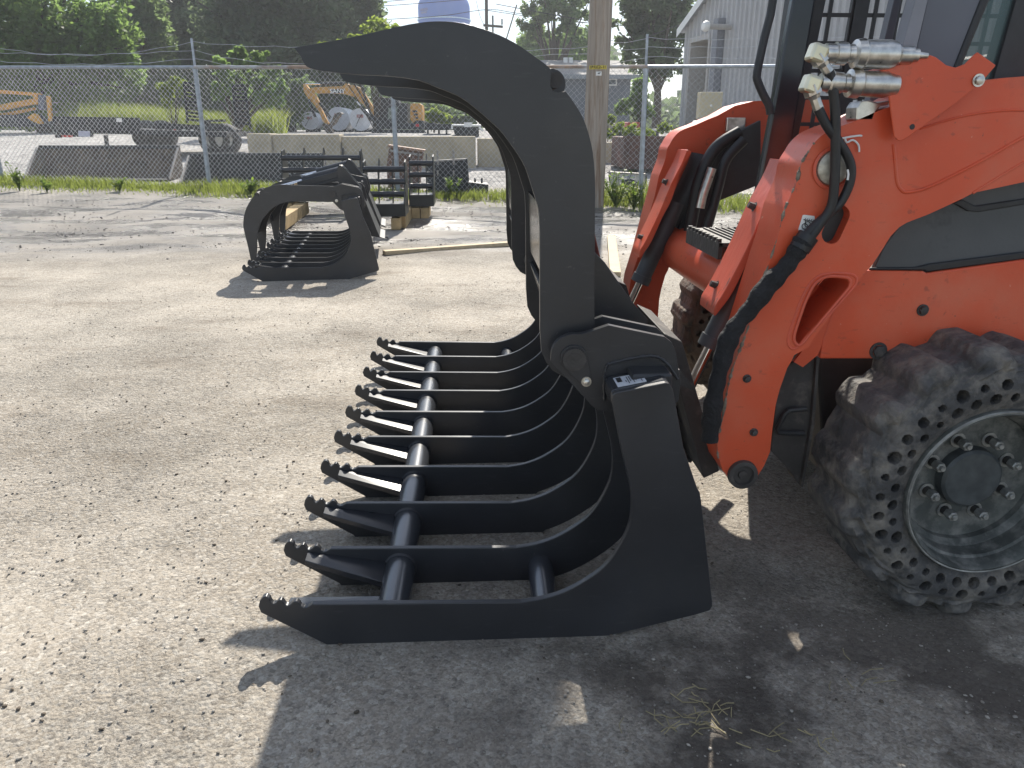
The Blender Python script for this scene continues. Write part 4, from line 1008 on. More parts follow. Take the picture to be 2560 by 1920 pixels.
def white_tool():
    Y = 12.6; r = thing('white_attachment', P(1525, 480, Y).xy.to_3d()+Vector((0, 0, gz(Y))), 'white steel tool frame standing behind the fence near the pole', 'loader attachment')
    WP = mat('chalky_white_paint', (.62, .60, .56), .6, var=.12, scale=9, col2=(.25, .2, .16), c2=(.68, .78))
    MB().prism(xz([(1523, 432), (1613, 436), (1615, 475), (1525, 474)], Y), Y, Y+.04, [xz([(1554, 436), (1589, 437), (1589, 448), (1554, 447)], Y)]).build('plate', WP, r)
    MB().prism(xz([(1521, 429), (1616, 434), (1616, 437), (1521, 433)], Y-.02), Y-.03, Y+.1).build('top_flange', EDGE, r)
    for u in (1523, 1615): MB().prism(xz([(u-1, 428), (u+2, 428), (u+4, 490), (u+1, 490)], Y-.03), Y-.02, Y-.001).build('upright', DGREY, r)
    MB().lathe([(.16, 0), (.16, -.1), (.1, -.12), (0, -.12)], P(1571, 472, Y), n=20).build('hub', DGREY, r, smooth=True)
white_tool()
def dumpster():
    Y = 15.2; r = thing('steel_container', P(1560, 425, Y).xy.to_3d()+Vector((0, 0, gz(Y))), 'low rusty brown steel container behind the fence', 'container')
    M_ = mat('brown_container', (.115, .072, .062), .75, var=.3, scale=4, col2=(.20, .09, .07), c2=(.5, .72), c2scale=2.5)
    MB().prism(xz([(1562, 342), (1720, 344), (1720, 424), (1558, 421)], Y), Y, Y+1.4).build('body', M_, r, bevel=.02)
    for v in (342, 362, 385, 420): MB().prism(xz([(1558, v-2), (1722, v-1), (1722, v+3), (1558, v+2)], Y-.02), Y-.035, Y-.001).build('rib', M_, r)
dumpster()
# ---------------------------------------------------------------- concrete blocks
CONC = mat('tan_concrete', (.43, .375, .275), .9, var=.18, scale=3, col2=(.28, .25, .20), c2=(.55, .75), c2scale=2, bump=.3, bscale=25)
def block(u0, u1, vt, vb, Y, label, dep=.6):
    a = P(u0, vb, Y); b = P(u1, vb, Y); zt = P((u0+u1)/2, vt, Y).z; z0 = gz(Y)-.02
    o = MB().box(((a.x+b.x)/2, Y+dep/2, (zt+z0)/2), (b.x-a.x-.02, dep, zt-z0)).build('concrete_block', CONC, base=((a.x+b.x)/2, Y, z0), bevel=.02)
    return tag(o, label, 'concrete block', 'tan concrete blocks in a row behind the fence')
block(622, 683, 334, 404, 16.0, 'short tan concrete block at the trailer end of the row')
block(684, 854, 336, 405, 16.1, 'long tan concrete block below the white tanks')
block(856, 1191, 341, 410, 16.2, 'longest tan concrete block below the yellow excavator')
block(1193, 1340, 346, 412, 16.4, 'tan concrete block seen inside the raised clamp arms')
block(1430, 1533, 356, 402, 17.2, 'tan concrete block behind the wooden pole')
block(1534, 1566, 355, 402, 17.2, 'small tan concrete block against the rusty container')

# ---------------------------------------------------------------- trailer
def trailer():
    Y = 19.0; zg = gz(Y)
    r = thing('flatbed_trailer', P(380, 372, Y).xy.to_3d()+Vector((0, 0, zg)), 'black flatbed equipment trailer with raised ladder ramps parked on pale stone', 'trailer')
    TP = mat('trailer_black', (.02, .021, .024), .45, var=.3, scale=8)
    cr = lambda pts: [(160+.208*a, 180+.208*b) for a, b in pts]
    def pl(pts, y0, y1, name, m=TP, par=None, **k): return MB().prism(xz(cr(pts), Y), Y+y0, Y+y1).build(name, m, par or r, **k)
    pl([(105, 540), (1100, 555), (1100, 720), (730, 700), (105, 690)], -.9, -.85, 'headboard')
    pl([(1100, 610), (1680, 640), (1680, 780), (1100, 780)], .0, .06, 'side_rail')
    pl([(105, 660), (1100, 690), (2080, 720), (2080, 780), (105, 720)], -.8, 1.4, 'deck')
    pl([(300, 670), (720, 690), (720, 770), (330, 770)], -1.6, -1.5, 'tongue')
    pl([(345, 600), (390, 600), (400, 780), (340, 780)], -1.66, -1.6, 'coupler', DKMETAL)
    MB().cyl(P(*cr([(500, 760)])[0], Y-1.7), P(*cr([(525, 930)])[0], Y-1.7), .045, 10).build('jack', DKMETAL, r)
    tr_ = mat('trailer_tyre', (.10, .098, .095), .85, var=.3, scale=20)
    for (c, yy) in (((1795, 780), -.1), ((1915, 770), -.1)):
        p = P(*cr([c])[0], Y+yy); R_ = .36
        w_ = MB().lathe([(.2, .02), (.24, -.02), (.32, -.02), (R_, .03), (R_, .2), (.3, .24), (.2, .22)], (p.x, p.y, zg+R_), n=28).build('wheel', tr_, r, smooth=True)
        MB().lathe([(.21, .01), (.18, .05), (.08, .03), (0, .03)], (p.x, p.y, zg+R_), n=20).build('rim', WHITE, w_, smooth=True)
    for c in ((760, 800), (950, 800)):
        p = P(*cr([c])[0], Y+.2)
        w_ = MB().lathe([(.01, .06), (.2, .06), (.2, .02), (.3, -.02), (.36, .03), (.36, .2), (.2, .22)], (p.x, p.y+1.1, gz(p.y+1.1)+.36), n=24).build('wheel', tr_, r, smooth=True)
    pl([(1700, 575), (1925, 570), (1925, 600), (1740, 600), (1740, 640), (1700, 640)], -.12, .15, 'fender')
    pl([(1960, 670), (2100, 690), (2070, 780), (1960, 770)], .0, .3, 'rear_step', DKMETAL)
    for pts in ([(1215, 90), (1390, 130), (1460, 630), (1265, 610)], [(1840, 140), (1990, 130), (2070, 680), (1890, 640)]):
        rp_ = MB(); q = xz(cr(pts), Y); yy = Y+1.2
        def bar(a, b, w=.035): rp_.tube([(a[0], yy, a[1]), (b[0], yy, b[1])], w, 6)
        bar(q[0], q[3]); bar(q[1], q[2]); bar(q[0], q[1])
        for k in range(1, 11):
            t = k/11; a = [q[0][i]+(q[3][i]-q[0][i])*t for i in (0, 1)]; b = [q[1][i]+(q[2][i]-q[1][i])*t for i in (0, 1)]; bar(a, b, .03)
        rp_.build('ramp', TP, r)
    RED = mat('red_reflector', (.5, .04, .03), .4, var=.1)
    for u in (1200, 1330, 1440, 1540): pl([(u-16, 690), (u+18, 692), (u+18, 712), (u-16, 710)], -.012, -.001, 'reflector', RED if u % 20 else WHITE)
    pl([(840, 560), (900, 562), (900, 605), (838, 603)], -.912, -.901, 'placard', WHITE)
    pl([(580, 705), (710, 708), (705, 770), (582, 766)], -1.612, -1.601, 'toolbox_plate', mat('pale_blue_plate', (.45, .46, .58), .5, var=.15))
    pl([(385, 750), (520, 752), (520, 775), (385, 772)], -1.62, -1.605, 'reflector', RED)
trailer()

# ---------------------------------------------------------------- boom lift
YEL = mat('machine_yellow', (.60, .30, .035), .5, var=.15, scale=6, col2=(.35, .17, .04), c2=(.6, .75))
def boom_lift():
    Y = 27; r = thing('boom_lift', P(40, 322, Y).xy.to_3d()+Vector((0, 0, gz(Y))), 'yellow boom lift folded low beside the trees', 'boom lift')
    cr = lambda pts: [(a*.1356, 200+b*.1356) for a, b in pts]
    def pl(pts, y0, y1, name, m=YEL): MB().prism(xz(cr(pts), Y), Y+y0, Y+y1).build(name, m, r, bevel=.01)
    pl([(-900, 140), (0, 180), (690, 240), (690, 295), (0, 250), (-900, 210)], 0, .2, 'upper_boom'); pl([(-600, 530), (0, 450), (640, 330), (700, 400), (640, 440), (0, 560), (-600, 640)], .05, .25, 'lower_boom')
    pl([(-600, 660), (0, 600), (540, 500), (560, 540), (0, 680), (-600, 720)], .3, .4, 'strut')
    pl([(600, 240), (700, 250), (700, 440), (640, 460)], -.02, .27, 'knuckle'); pl([(700, 270), (830, 290), (800, 560), (700, 540)], .0, .3, 'turret', CABGREY)
    pl([(845, 295), (905, 295), (955, 745), (890, 765)], .0, .12, 'mast')
    pl([(520, 700), (640, 615), (705, 640), (800, 800), (770, 815), (660, 780)], -.1, .05, 'outrigger'); pl([(-600, 640), (420, 640), (560, 760), (700, 860), (-600, 860)], .1, 1.3, 'chassis', DGREY)
    pl([(900, 760), (1040, 760), (1040, 840), (560, 850)], .2, 1, 'skid', DGREY)
    for v in (410, 580): pl([(960, v), (1050, v), (1050, v+18), (960, v+18)], 0, .1, 'control_plate', EDGE)
boom_lift()

# ---------------------------------------------------------------- excavator
def excavator():
    Y = 30; r = thing('excavator', P(960, 335, Y).xy.to_3d()+Vector((0, 0, gz(Y))), 'small yellow excavator with bent boom standing behind the blocks', 'excavator')
    EY = mat('excavator_yellow', (.55, .29, .07), .55, var=.15, scale=5, col2=(.30, .17, .07), c2=(.55, .72), c2scale=3)
    cr = lambda pts: [(740+.1537*a, 190+.1537*b) for a, b in pts]
    def pl(pts, y0, y1, name, m=EY, par=None): return MB().prism(xz(cr(pts), Y), Y+y0, Y+y1).build(name, m, par or r, bevel=.01)
    boom = pl([(180, 215), (230, 200), (330, 180), (560, 172), (760, 165), (800, 125), (840, 120), (860, 145), (960, 150), (1040, 190), (1100, 260), (1200, 420), (1290, 560), (1350, 655), (1285, 670), (1180, 565), (1090, 465), (1000, 400), (950, 335), (880, 322), (780, 292), (560, 275), (330, 280), (200, 250)], 0, .3, 'boom')
    pl([(565, 225), (600, 215), (785, 218), (755, 280), (585, 275)], -.012, -.001, 'badge', INK, boom)
    c = P(*cr([(675, 249)])[0], Y-.02)
    text_mesh('SANY', 'lettering', .145*1.5, Matrix.Translation(c) @ FACE_CAM, WHITE, boom, .004)
    pl([(108, 125), (150, 128), (200, 190), (310, 300), (370, 420), (420, 560), (480, 680), (530, 770), (500, 800), (430, 740), (380, 600), (280, 450), (200, 380), (120, 250)], .05, .27, 'stick')
    def cyl(a, b, ra, name, m, y=.15): MB().cyl(P(*cr([a])[0], Y+y), P(*cr([b])[0], Y+y), ra, 12).build(name, m, r, smooth=True)
    cyl((150, 130), (400, 130), .028, 'rod', CHROME); cyl((400, 122), (800, 118), .055, 'cylinder', DGREY)
    cyl((385, 430), (565, 690), .055, 'cylinder', DGREY, -.05); cyl((205, 380), (315, 670), .05, 'cylinder', DGREY, .0)
    cyl((990, 415), (1065, 500), .035, 'rod', CHROME, -.1); cyl((1050, 490), (1245, 725), .07, 'cylinder', DGREY, -.1)
    pl([(760, 610), (720, 590), (670, 600), (620, 650), (580, 740), (540, 790), (450, 770), (430, 800), (470, 880), (520, 940), (600, 935), (560, 830), (640, 770), (680, 680), (720, 630)], -.1, .4, 'bucket', RUSTB)
    pl([(1300, 350), (1340, 335), (1640, 370), (1660, 430), (1800, 440), (1800, 760), (1240, 760), (1240, 720), (1300, 650)], .4, 1.5, 'cab', DGREY)
    pl([(1480, 515), (1645, 500), (1600, 705), (1475, 700)], .385, .399, 'window', mat('cab_glass', (.20, .25, .22), .15, var=.3, scale=4))
    pl([(1855, 450), (2000, 440), (2045, 470), (2055, 560), (2055, 740), (1960, 725), (1900, 770), (1855, 700)], .1, 1.4, 'engine_cover')
    for k in range(3): pl([(1880+25*k, 560+50*k), (1965+10*k, 555+52*k), (1970+10*k, 590+52*k), (1895+25*k, 592+52*k)], .085, .099, 'vent', INK)
    pl([(1240, 760), (1900, 765), (1960, 720), (2080, 730), (2085, 870), (1260, 860)], .0, 1.5, 'counterweight', DGREY)
    pl([(1945, 780), (2000, 780), (2000, 825), (1945, 825)], -.012, -.001, 'tail_light', mat('red_lens', (.55, .03, .04), .3, var=.1))
    pl([(1250, 870), (2080, 880), (2120, 920), (2080, 975), (1300, 970), (1230, 920)], -.1, .3, 'track', SATIN); pl([(1280, 870), (2060, 880), (2060, 960), (1300, 955)], 1.2, 1.6, 'track', SATIN)
    pl([(1230, 660), (1300, 650), (1420, 860), (1300, 900)], -.05, .2, 'swing_bracket', DGREY)
excavator()
def tank(u, v, rpx, Y, ln, label):
    p = P(u, v, Y); R_ = rpx*Y/2005; zg = gz(Y); cz = max(p.z, zg+R_+.05)
    r = thing('fuel_tank', (p.x, Y, zg), label, 'tank', 'white tanks behind the blocks')
    W_ = mat('tank_white', (.66, .68, .72), .45, var=.07, scale=3, col2=(.42, .42, .42), c2=(.66, .8))
    MB().lathe([(0, -.03), (R_*.9, -.015), (R_*.93, -.03), (R_, -.03), (R_, ln), (0, ln+.06)], (p.x, Y, cz), n=36).build('shell', W_, r, smooth=True, ang=25)
    MB().box((p.x, Y-.085, cz+R_*.3), (R_*.6, .008, R_*.3)).build('placard', mat('red_placard', (.42, .22, .22), .6, var=.3, scale=20), r)
    for q in (.2, ln-.2): MB().box((p.x, Y+q, (zg+cz-R_*.75)/2), (R_*1.3, .1, max(.05, cz-R_*.75-zg))).build('cradle', DGREY, r)
    MB().cyl((p.x, Y+.3, cz+R_-.02), (p.x, Y+.3, cz+R_+.12), .04, 10).build('filler', DGREY, r)
    MB().tube(spline([(p.x+.1, Y-.1, cz+R_*.5), (p.x-.05, Y-.14, cz), (p.x-.2, Y-.12, cz-R_*.6)], 4), .015, 6).build('hose', INK, r)
tank(775, 302, 21, 36, 1.2, 'smallest white tank beside the standing person'); tank(846, 297, 27.5, 37, 2.6, 'white tank behind the excavator bucket'); tank(901, 299, 26.5, 36, 2.0, 'white tank under the excavator boom cylinder')
def low_rig():
    Y = 26; zg = gz(Y)
    cr = lambda pts: [(1020+.1266*a, 290+.1266*b) for a, b in pts]
    r = thing('black_flat_rack', P(1100, 335, Y).xy.to_3d()+Vector((0, 0, zg)), 'long low black rack behind the excavator', 'rack')
    def pl(pts, y0, y1, name, m, par): MB().prism(xz(cr(pts), Y), Y+y0, Y+y1).build(name, m, par)
    pl([(330, 140), (500, 130), (640, 160), (860, 160), (860, 270), (330, 270)], 0, .8, 'body', SATIN, r)
    for a in (370, 590, 740): pl([(a, 270), (a+30, 270), (a+40, 390), (a, 390)], .1, .3, 'leg', SATIN, r)
    r2 = thing('black_bin', P(1170, 340, Y-1).xy.to_3d()+Vector((0, 0, zg)), 'black bin with a white hoop frame and white seat', 'bin')
    pl([(900, 220), (960, 200), (1390, 220), (1400, 400), (950, 410)], -1, .0, 'body', SATIN, r2)
    for (a, b) in (((870, 180), (1440, 190)), ((870, 180), (870, 260)), ((1400, 220), (1480, 300))): MB().cyl(P(*cr([a])[0], Y-1.05), P(*cr([b])[0], Y-1.05), .03, 8).build('hoop', WHITE, r2)
    pl([(1110, 130), (1270, 130), (1260, 220), (1120, 220)], -1.1, -1.06, 'seat', WHITE, r2)
low_rig()
def red_cart():
    Y = 22; r = thing('red_implement', P(1585, 340, Y).xy.to_3d()+Vector((0, 0, gz(Y))), 'small red implement on a white rail beyond the container', 'implement')
    RD = mat('faded_red', (.38, .06, .05), .6, var=.2)
    MB().prism(xz([(1567, 306), (1574, 305), (1582, 312), (1592, 305), (1600, 306), (1599, 322), (1592, 318), (1580, 322), (1568, 320)], Y), Y, Y+.5).build('body', RD, r)
    MB().prism(xz([(1540, 324), (1660, 321), (1660, 326), (1540, 330)], Y), Y+.1, Y+.3).build('rail', WHITE, r)
    MB().prism(xz([(1545, 328), (1650, 326), (1650, 345), (1545, 347)], Y), Y+.15, Y+.9).build('base', DGREY, r)
red_cart()
# ---------------------------------------------------------------- utility pole by the fence
POLE = mat('weathered_pole', (.36, .31, .26), .85, var=.22, scale=5, stretch=(6, 6, .35), col2=(.20, .12, .07), c2=(.50, .68), c2scale=3.2, bump=.5, bscale=14)
def pole():
    Y = 10.9; z0 = gz(Y); b = P(1487, 400, Y)
    r = thing('utility_pole', (b.x, Y, z0), 'weathered wooden utility pole with yellow number tag beside the fence', 'utility pole')
    MB().tube([(b.x-.02, Y, z0-.2), (b.x, Y, z0+1.5), (b.x+.03, Y, z0+4), (b.x+.08, Y, z0+9)], [.165, .155, .145, .125], 28).build('shaft', POLE, r, smooth=True)
    a = P(1479, 163, Y-.15); c = P(1520, 173, Y-.15)
    pc_ = MB(); n = 8; R_ = .158; cx_ = b.x+.005
    for k in range(n+1):
        t = -1.0+1.62*k/n
        for z in (c.z, a.z): pc_.v.append(Vector((cx_+R_*math.sin(t), Y-R_*math.cos(t), z)))
    pc_.f = [(2*k, 2*k+1, 2*k+3, 2*k+2) for k in range(n)]
    tg = pc_.build('number_tag', mat('yellow_tag', (.60, .48, .08), .5, var=.1, scale=30), r)
    m_ = P(1498, 168, Y-.17)
    for k, ch in enumerate('1P1UC2-11'):
        t = -.82+1.26*k/8; p = Vector((cx_+(R_+.002)*math.sin(t), Y-(R_+.002)*math.cos(t), (a.z+c.z)/2))
        text_mesh(ch, 'tag_character', .048, Matrix.Translation(p) @ Matrix.Rotation(t, 4, 'Z') @ FACE_CAM, INK, tg, .001)
    q = P(1497, 184, Y-.157); tt = MB().box(q, (.075, .006, .05)).build('metal_tag', WHITE, r)
    MB().prism([(q.x-.018, q.z-.004), (q.x-.006, q.z+.012), (q.x+.026, q.z+.016), (q.x+.006, q.z-.008)], q.y-.0065, q.y-.0035).build('tag_mark', CABGREY, tt)
pole()

# ---------------------------------------------------------------- trees
LEAF_A = leaf_mat('leaves_bright', (.07, .125, .04), (.28, .42, .11), .45, .5)
LEAF_B = leaf_mat('leaves_dark', (.056, .088, .054), (.20, .27, .125), .45, .4)
LEAF_C = leaf_mat('leaves_mid', (.064, .105, .05), (.25, .35, .13), .45, .5)
LEAF_D = leaf_mat('leaves_yellowgreen', (.085, .125, .022), (.34, .44, .07), .4, .7)
BARK = mat('bark', (.075, .062, .05), .9, var=.3, scale=6, stretch=(4, 4, .6), bump=.6, bscale=20)
def tree(label, u, Y, h, blobs, n, size, m, seed, trunk=.18, tilt=0, name='tree', cat='tree', clump=.55, group=None, z=None, per=26):
    n = int(n*1.9); size *= .68
    """blobs: (du px, v px, rx px, rz px) crown lobes seen from the yard; depth radius follows the width"""
    r = np.random.default_rng(seed); g = gz(Y) if z is None else z; b = P(u, 320, Y); base = Vector((b.x, Y, g))
    o = thing(name, base, label, cat, group)
    k_ = Y/2005
    C = []; RX = []
    for (du, v, rx, rz_) in blobs:
        c = P(u+du, v, Y); C.append((c.x, Y+r.normal(0, .15)*rx*k_, c.z)); RX.append((rx*k_, max(rx, 20)*k_*.8, rz_*k_))
    C = np.array(C); RX = np.array(RX); vol = RX.prod(1)**.67; vol /= vol.sum()
    pts = []
    for i in range(len(C)):
        ni = int(n*vol[i]); nc = max(6, int(ni/per))
        d = r.normal(0, 1, (nc, 3)); d /= np.linalg.norm(d, axis=1)[:, None]; rad = r.random(nc)**.4
        cc = C[i]+d*rad[:, None]*RX[i]
        w_ = np.minimum(RX[i], RX[i].mean()*.9)*.16*clump/.55
        q = cc[r.integers(0, nc, ni)]+r.normal(0, 1, (ni, 3))*w_
        pts.append(q)
    q = np.concatenate(pts); q = q[q[:, 2] > g+.05]; nn2 = len(q)
    t1 = r.normal(0, 1, (nn2, 3)); t1[:, 2] *= .6; t1 /= np.linalg.norm(t1, axis=1)[:, None]
    t2 = np.cross(t1, r.normal(0, 1, (nn2, 3))); t2 /= np.linalg.norm(t2, axis=1)[:, None]
    s1 = (size*(.6+.8*r.random(nn2)))[:, None]; s2 = s1*.55
    V = np.stack([q-t1*s1, q+t2*s2, q+t1*s1, q-t2*s2], 1).reshape(-1, 3); i4 = np.arange(nn2)*4
    cr_ = np_mesh('crown', V, np.stack([i4, i4+1, i4+2, i4+3], 1), m, o); cr_['kind'] = 'stuff'
    top = Vector(C[np.argmax(C[:, 2])]); t = MB()
    mid = base.lerp(Vector((top.x, Y, top.z)), .45)
    t.tube(spline([base-Vector((0, 0, .2)), base+Vector((0, 0, h*.15)), mid, Vector((top.x, Y, top.z))], 4), [trunk*(1-.85*j/12) for j in range(13)], 10)
    t.build('trunk', BARK, o, smooth=True)
    for i in range(len(C)):
        for j in range(3):
            s_ = base.lerp(mid, .5+.5*r.random()) if trunk > .1 else base.lerp(mid, .3*r.random())
            e = Vector(C[i])+Vector(r.normal(0, .45, 3)*RX[i])
            if e.z < g+.3: continue
            MB().tube(spline([s_, s_.lerp(e, .5)+Vector((0, 0, .08*(e-s_).length)), e], 4), [trunk*.42*(1-.9*k/8) for k in range(9)], 6).build('limb', BARK, o, smooth=True)
    return o
tree('big bright green tree leaning over the boom lift', 110, 31, 9, [(-60, 40, 150, 110), (80, 90, 120, 90), (20, 170, 150, 90), (-150, 120, 130, 140), (150, 60, 70, 80), (190, 190, 60, 60), (-40, 260, 120, 60)], 15000, .16, LEAF_A, 1, .3, clump=.5, per=44)
tree('bluish green tree rising behind the trailer ramps', 330, 38, 10, [(0, 20, 70, 80), (30, 110, 75, 90), (-60, 150, 60, 70), (60, 200, 70, 60), (0, 260, 110, 50)], 9500, .18, LEAF_C, 2, .3, clump=.5, per=44)
tree('dark tree between the bluish tree and the largest dark tree', 445, 44, 11, [(0, 10, 70, 90), (40, 90, 60, 70), (-20, 160, 70, 70), (20, 240, 100, 60)], 9000, .22, LEAF_B, 3, .3)
tree('largest dark tree towering behind the raised clamp tip', 720, 42, 13, [(0, -20, 170, 110), (-110, 70, 110, 100), (90, 70, 130, 90), (190, 20, 50, 70), (0, 150, 170, 90), (-90, 230, 140, 70), (90, 230, 120, 60)], 26000, .22, LEAF_B, 4, .45, clump=.5)
tree('dark undergrowth behind the boom lift and trailer', 200, 40, 3, [(-150, 260, 120, 50), (0, 270, 120, 45), (150, 270, 120, 45), (300, 275, 110, 40)], 9000, .2, LEAF_B, 5, .08, name='undergrowth', cat='shrub')
tree('feathery pale green sapling behind the leaning fence post', 590, 25, 4, [(0, 135, 22, 14), (-38, 160, 24, 14), (30, 158, 26, 12), (60, 140, 20, 12), (-20, 190, 30, 14), (55, 195, 30, 16), (95, 175, 22, 12), (0, 230, 40, 22), (80, 240, 36, 26), (-45, 225, 24, 18), (110, 215, 20, 16)], 3800, .11, LEAF_A, 6, .08, name='sapling', clump=.6, per=40)
tree('feathery sapling beside the person in dark clothes', 700, 34, 4, [(-10, 215, 50, 40), (20, 265, 40, 45), (50, 235, 40, 40), (-50, 270, 40, 45)], 3800, .13, LEAF_C, 7, .08, name='sapling')
tree('yellow green leaf top peeking over the clamp arm', 940, 30, 5, [(0, 78, 45, 22), (-40, 95, 30, 12), (-95, 105, 24, 8), (-130, 112, 18, 7), (40, 100, 40, 30)], 1500, .11, LEAF_D, 8, .07, name='sapling', per=45)
tree('small yellow leaved shrub behind the raised ramp', 430, 21.5, 2.6, [(-18, 215, 22, 22), (10, 205, 18, 12), (30, 225, 14, 20), (-10, 250, 16, 30)], 650, .075, LEAF_D, 9, .03, name='shrub', cat='shrub')
tree('airy tall tree with open crown above the grey house', 1385, 52, 12, [(0, 10, 80, 40), (-60, 40, 40, 40), (60, 30, 40, 45), (-30, 85, 40, 25), (30, 80, 40, 30), (0, -40, 70, 40)], 4300, .2, LEAF_C, 10, .28, clump=.42, per=60)
tree('yellowish green bush over the roof of the grey house', 1400, 60, 6, [(-60, 115, 45, 35), (0, 125, 50, 30), (50, 110, 45, 40), (-20, 160, 80, 40)], 5200, .22, LEAF_A, 11, .15, name='bush', cat='bush')
tree('dark leafy tree between the house and the metal building', 1640, 38, 10, [(0, 0, 85, 60), (-60, 60, 45, 55), (40, 70, 60, 60), (-20, 125, 60, 45), (30, 160, 50, 40), (10, -60, 80, 60)], 6800, .2, LEAF_B, 12, .25, clump=.5, per=55)
tree('green vine covered shrub beside the grey house wall', 1600, 30, 3, [(0, 215, 20, 25), (-10, 250, 25, 25), (-40, 270, 20, 20), (10, 280, 30, 16)], 1700, .11, LEAF_A, 13, .05, name='shrub', cat='shrub')
tree('low sunny weeds growing on the blocks behind the pole', 1520, 20, 1.2, [(0, 300, 18, 14), (40, 320, 30, 14), (-10, 335, 30, 12), (90, 330, 30, 10), (140, 318, 20, 14)], 1500, .06, LEAF_D, 14, .02, name='weed_clump', cat='weed')
tree('green hedge behind the excavator and tanks', 900, 46, 3, [(-130, 270, 60, 40), (-40, 255, 70, 50), (60, 270, 70, 40), (160, 280, 70, 35), (240, 290, 60, 30)], 7000, .2, LEAF_C, 15, .08, name='hedge', cat='hedge')
tree('sunny shrub beside the excavator engine cover', 1085, 33, 2, [(0, 290, 22, 22), (25, 300, 20, 16)], 900, .1, LEAF_D, 16, .04, name='shrub', cat='shrub')
def meadow():
    r = np.random.default_rng(5); c = []; h = []
    for k in range(15000):
        y = 27+9*r.random(); x = P(180+520*r.random(), 320, y).x; c.append((x, y, gz(y))); h.append(.35+.6*r.random()+.3*math.sin(x*.9)*.5)
    blades('tall_grass', c, np.array(h), GRASS, 'tall sunlit grass band beyond the trailer', 'grass', 6, .12, .02)
meadow()
# distant green mass so that no bare horizon shows between the trunks
def far_wood():
    r = np.random.default_rng(8); V = []; n = 16000
    x = r.uniform(-75, 75, n); y = r.uniform(75, 95, n); top = 5+2.2*np.sin(x*.21)+1.5*np.sin(x*.53+1)
    z = .9+top*r.random(n)**.8; q = np.stack([x, y, z], 1)
    t1 = r.normal(0, 1, (n, 3)); t1 /= np.linalg.norm(t1, axis=1)[:, None]; t2 = np.cross(t1, r.normal(0, 1, (n, 3))); t2 /= np.linalg.norm(t2, axis=1)[:, None]
    s = .6*(.6+.8*r.random(n))[:, None]; V = np.stack([q-t1*s, q+t2*s*.6, q+t1*s, q-t2*s*.6], 1).reshape(-1, 3); i4 = np.arange(n)*4
    tag(np_mesh('far_wood', V, np.stack([i4, i4+1, i4+2, i4+3], 1), LEAF_B), 'distant dark wood along the horizon', 'wood', kind='stuff')
far_wood()

# ---------------------------------------------------------------- grey house
def house():
    Y = 46; g = gz(Y); x0 = P(1300, 200, Y).x; x1 = P(1577, 200, Y).x; ze = P(1500, 190, Y).z; zr = P(1500, 151, Y+4).z
    r = thing('grey_house', ((x0+x1)/2, Y, g), 'grey bungalow with pale shingled roof beyond the yard', 'house')
    WL = mat('blue_grey_siding', (.13, .15, .18), .8, var=.08, scale=2, stretch=(.3, .3, 8)); RF = mat('pale_shingles', (.30, .285, .27), .9, var=.2, scale=4, bump=.3, bscale=10)
    w_ = MB().box(((x0+x1)/2, Y+4, (g+ze)/2), (x1-x0, 8, ze-g)).build('wall', WL, r)
    rf = MB().add([(x0-.4, Y-.5, ze-.05), (x1+.4, Y-.5, ze-.05), (x1+.4, Y+4, zr), (x0-.4, Y+4, zr), (x1+.4, Y+8.5, ze-.05), (x0-.4, Y+8.5, ze-.05)], [(0, 1, 2, 3), (3, 2, 4, 5), (0, 3, 5), (1, 4, 2), (0, 5, 4, 1)]).build('roof', RF, r)
    MB().box(((x0+x1)/2, Y-.55, ze-.07), (x1-x0+.9, .1, .22)).build('gutter', mat('gutter_grey', (.22, .25, .28), .6), rf)
    for u in (1415, 1425): 
        p = P(u, 152, Y+3.4); MB().box(p, (.3, .3, .35)).build('roof_vent', WHITE, rf)
    for u in (1530,):
        a = P(u-14, 214, Y); b = P(u+12, 197, Y)
        wf = MB().box(((a.x+b.x)/2, Y-.03, (a.z+b.z)/2), (b.x-a.x, .06, b.z-a.z)).build('window', WHITE, r)
        MB().box(((a.x+b.x)/2, Y-.045, (a.z+b.z)/2), (b.x-a.x-.12, .05, b.z-a.z-.12)).build('pane', mat('window_glass', (.12, .15, .18), .1, var=.2), wf)
    MB().box(((x0+x1)/2, Y-.06, g+.25), (x1-x0+.1, .1, .5)).build('foundation', CONC, r)
house()

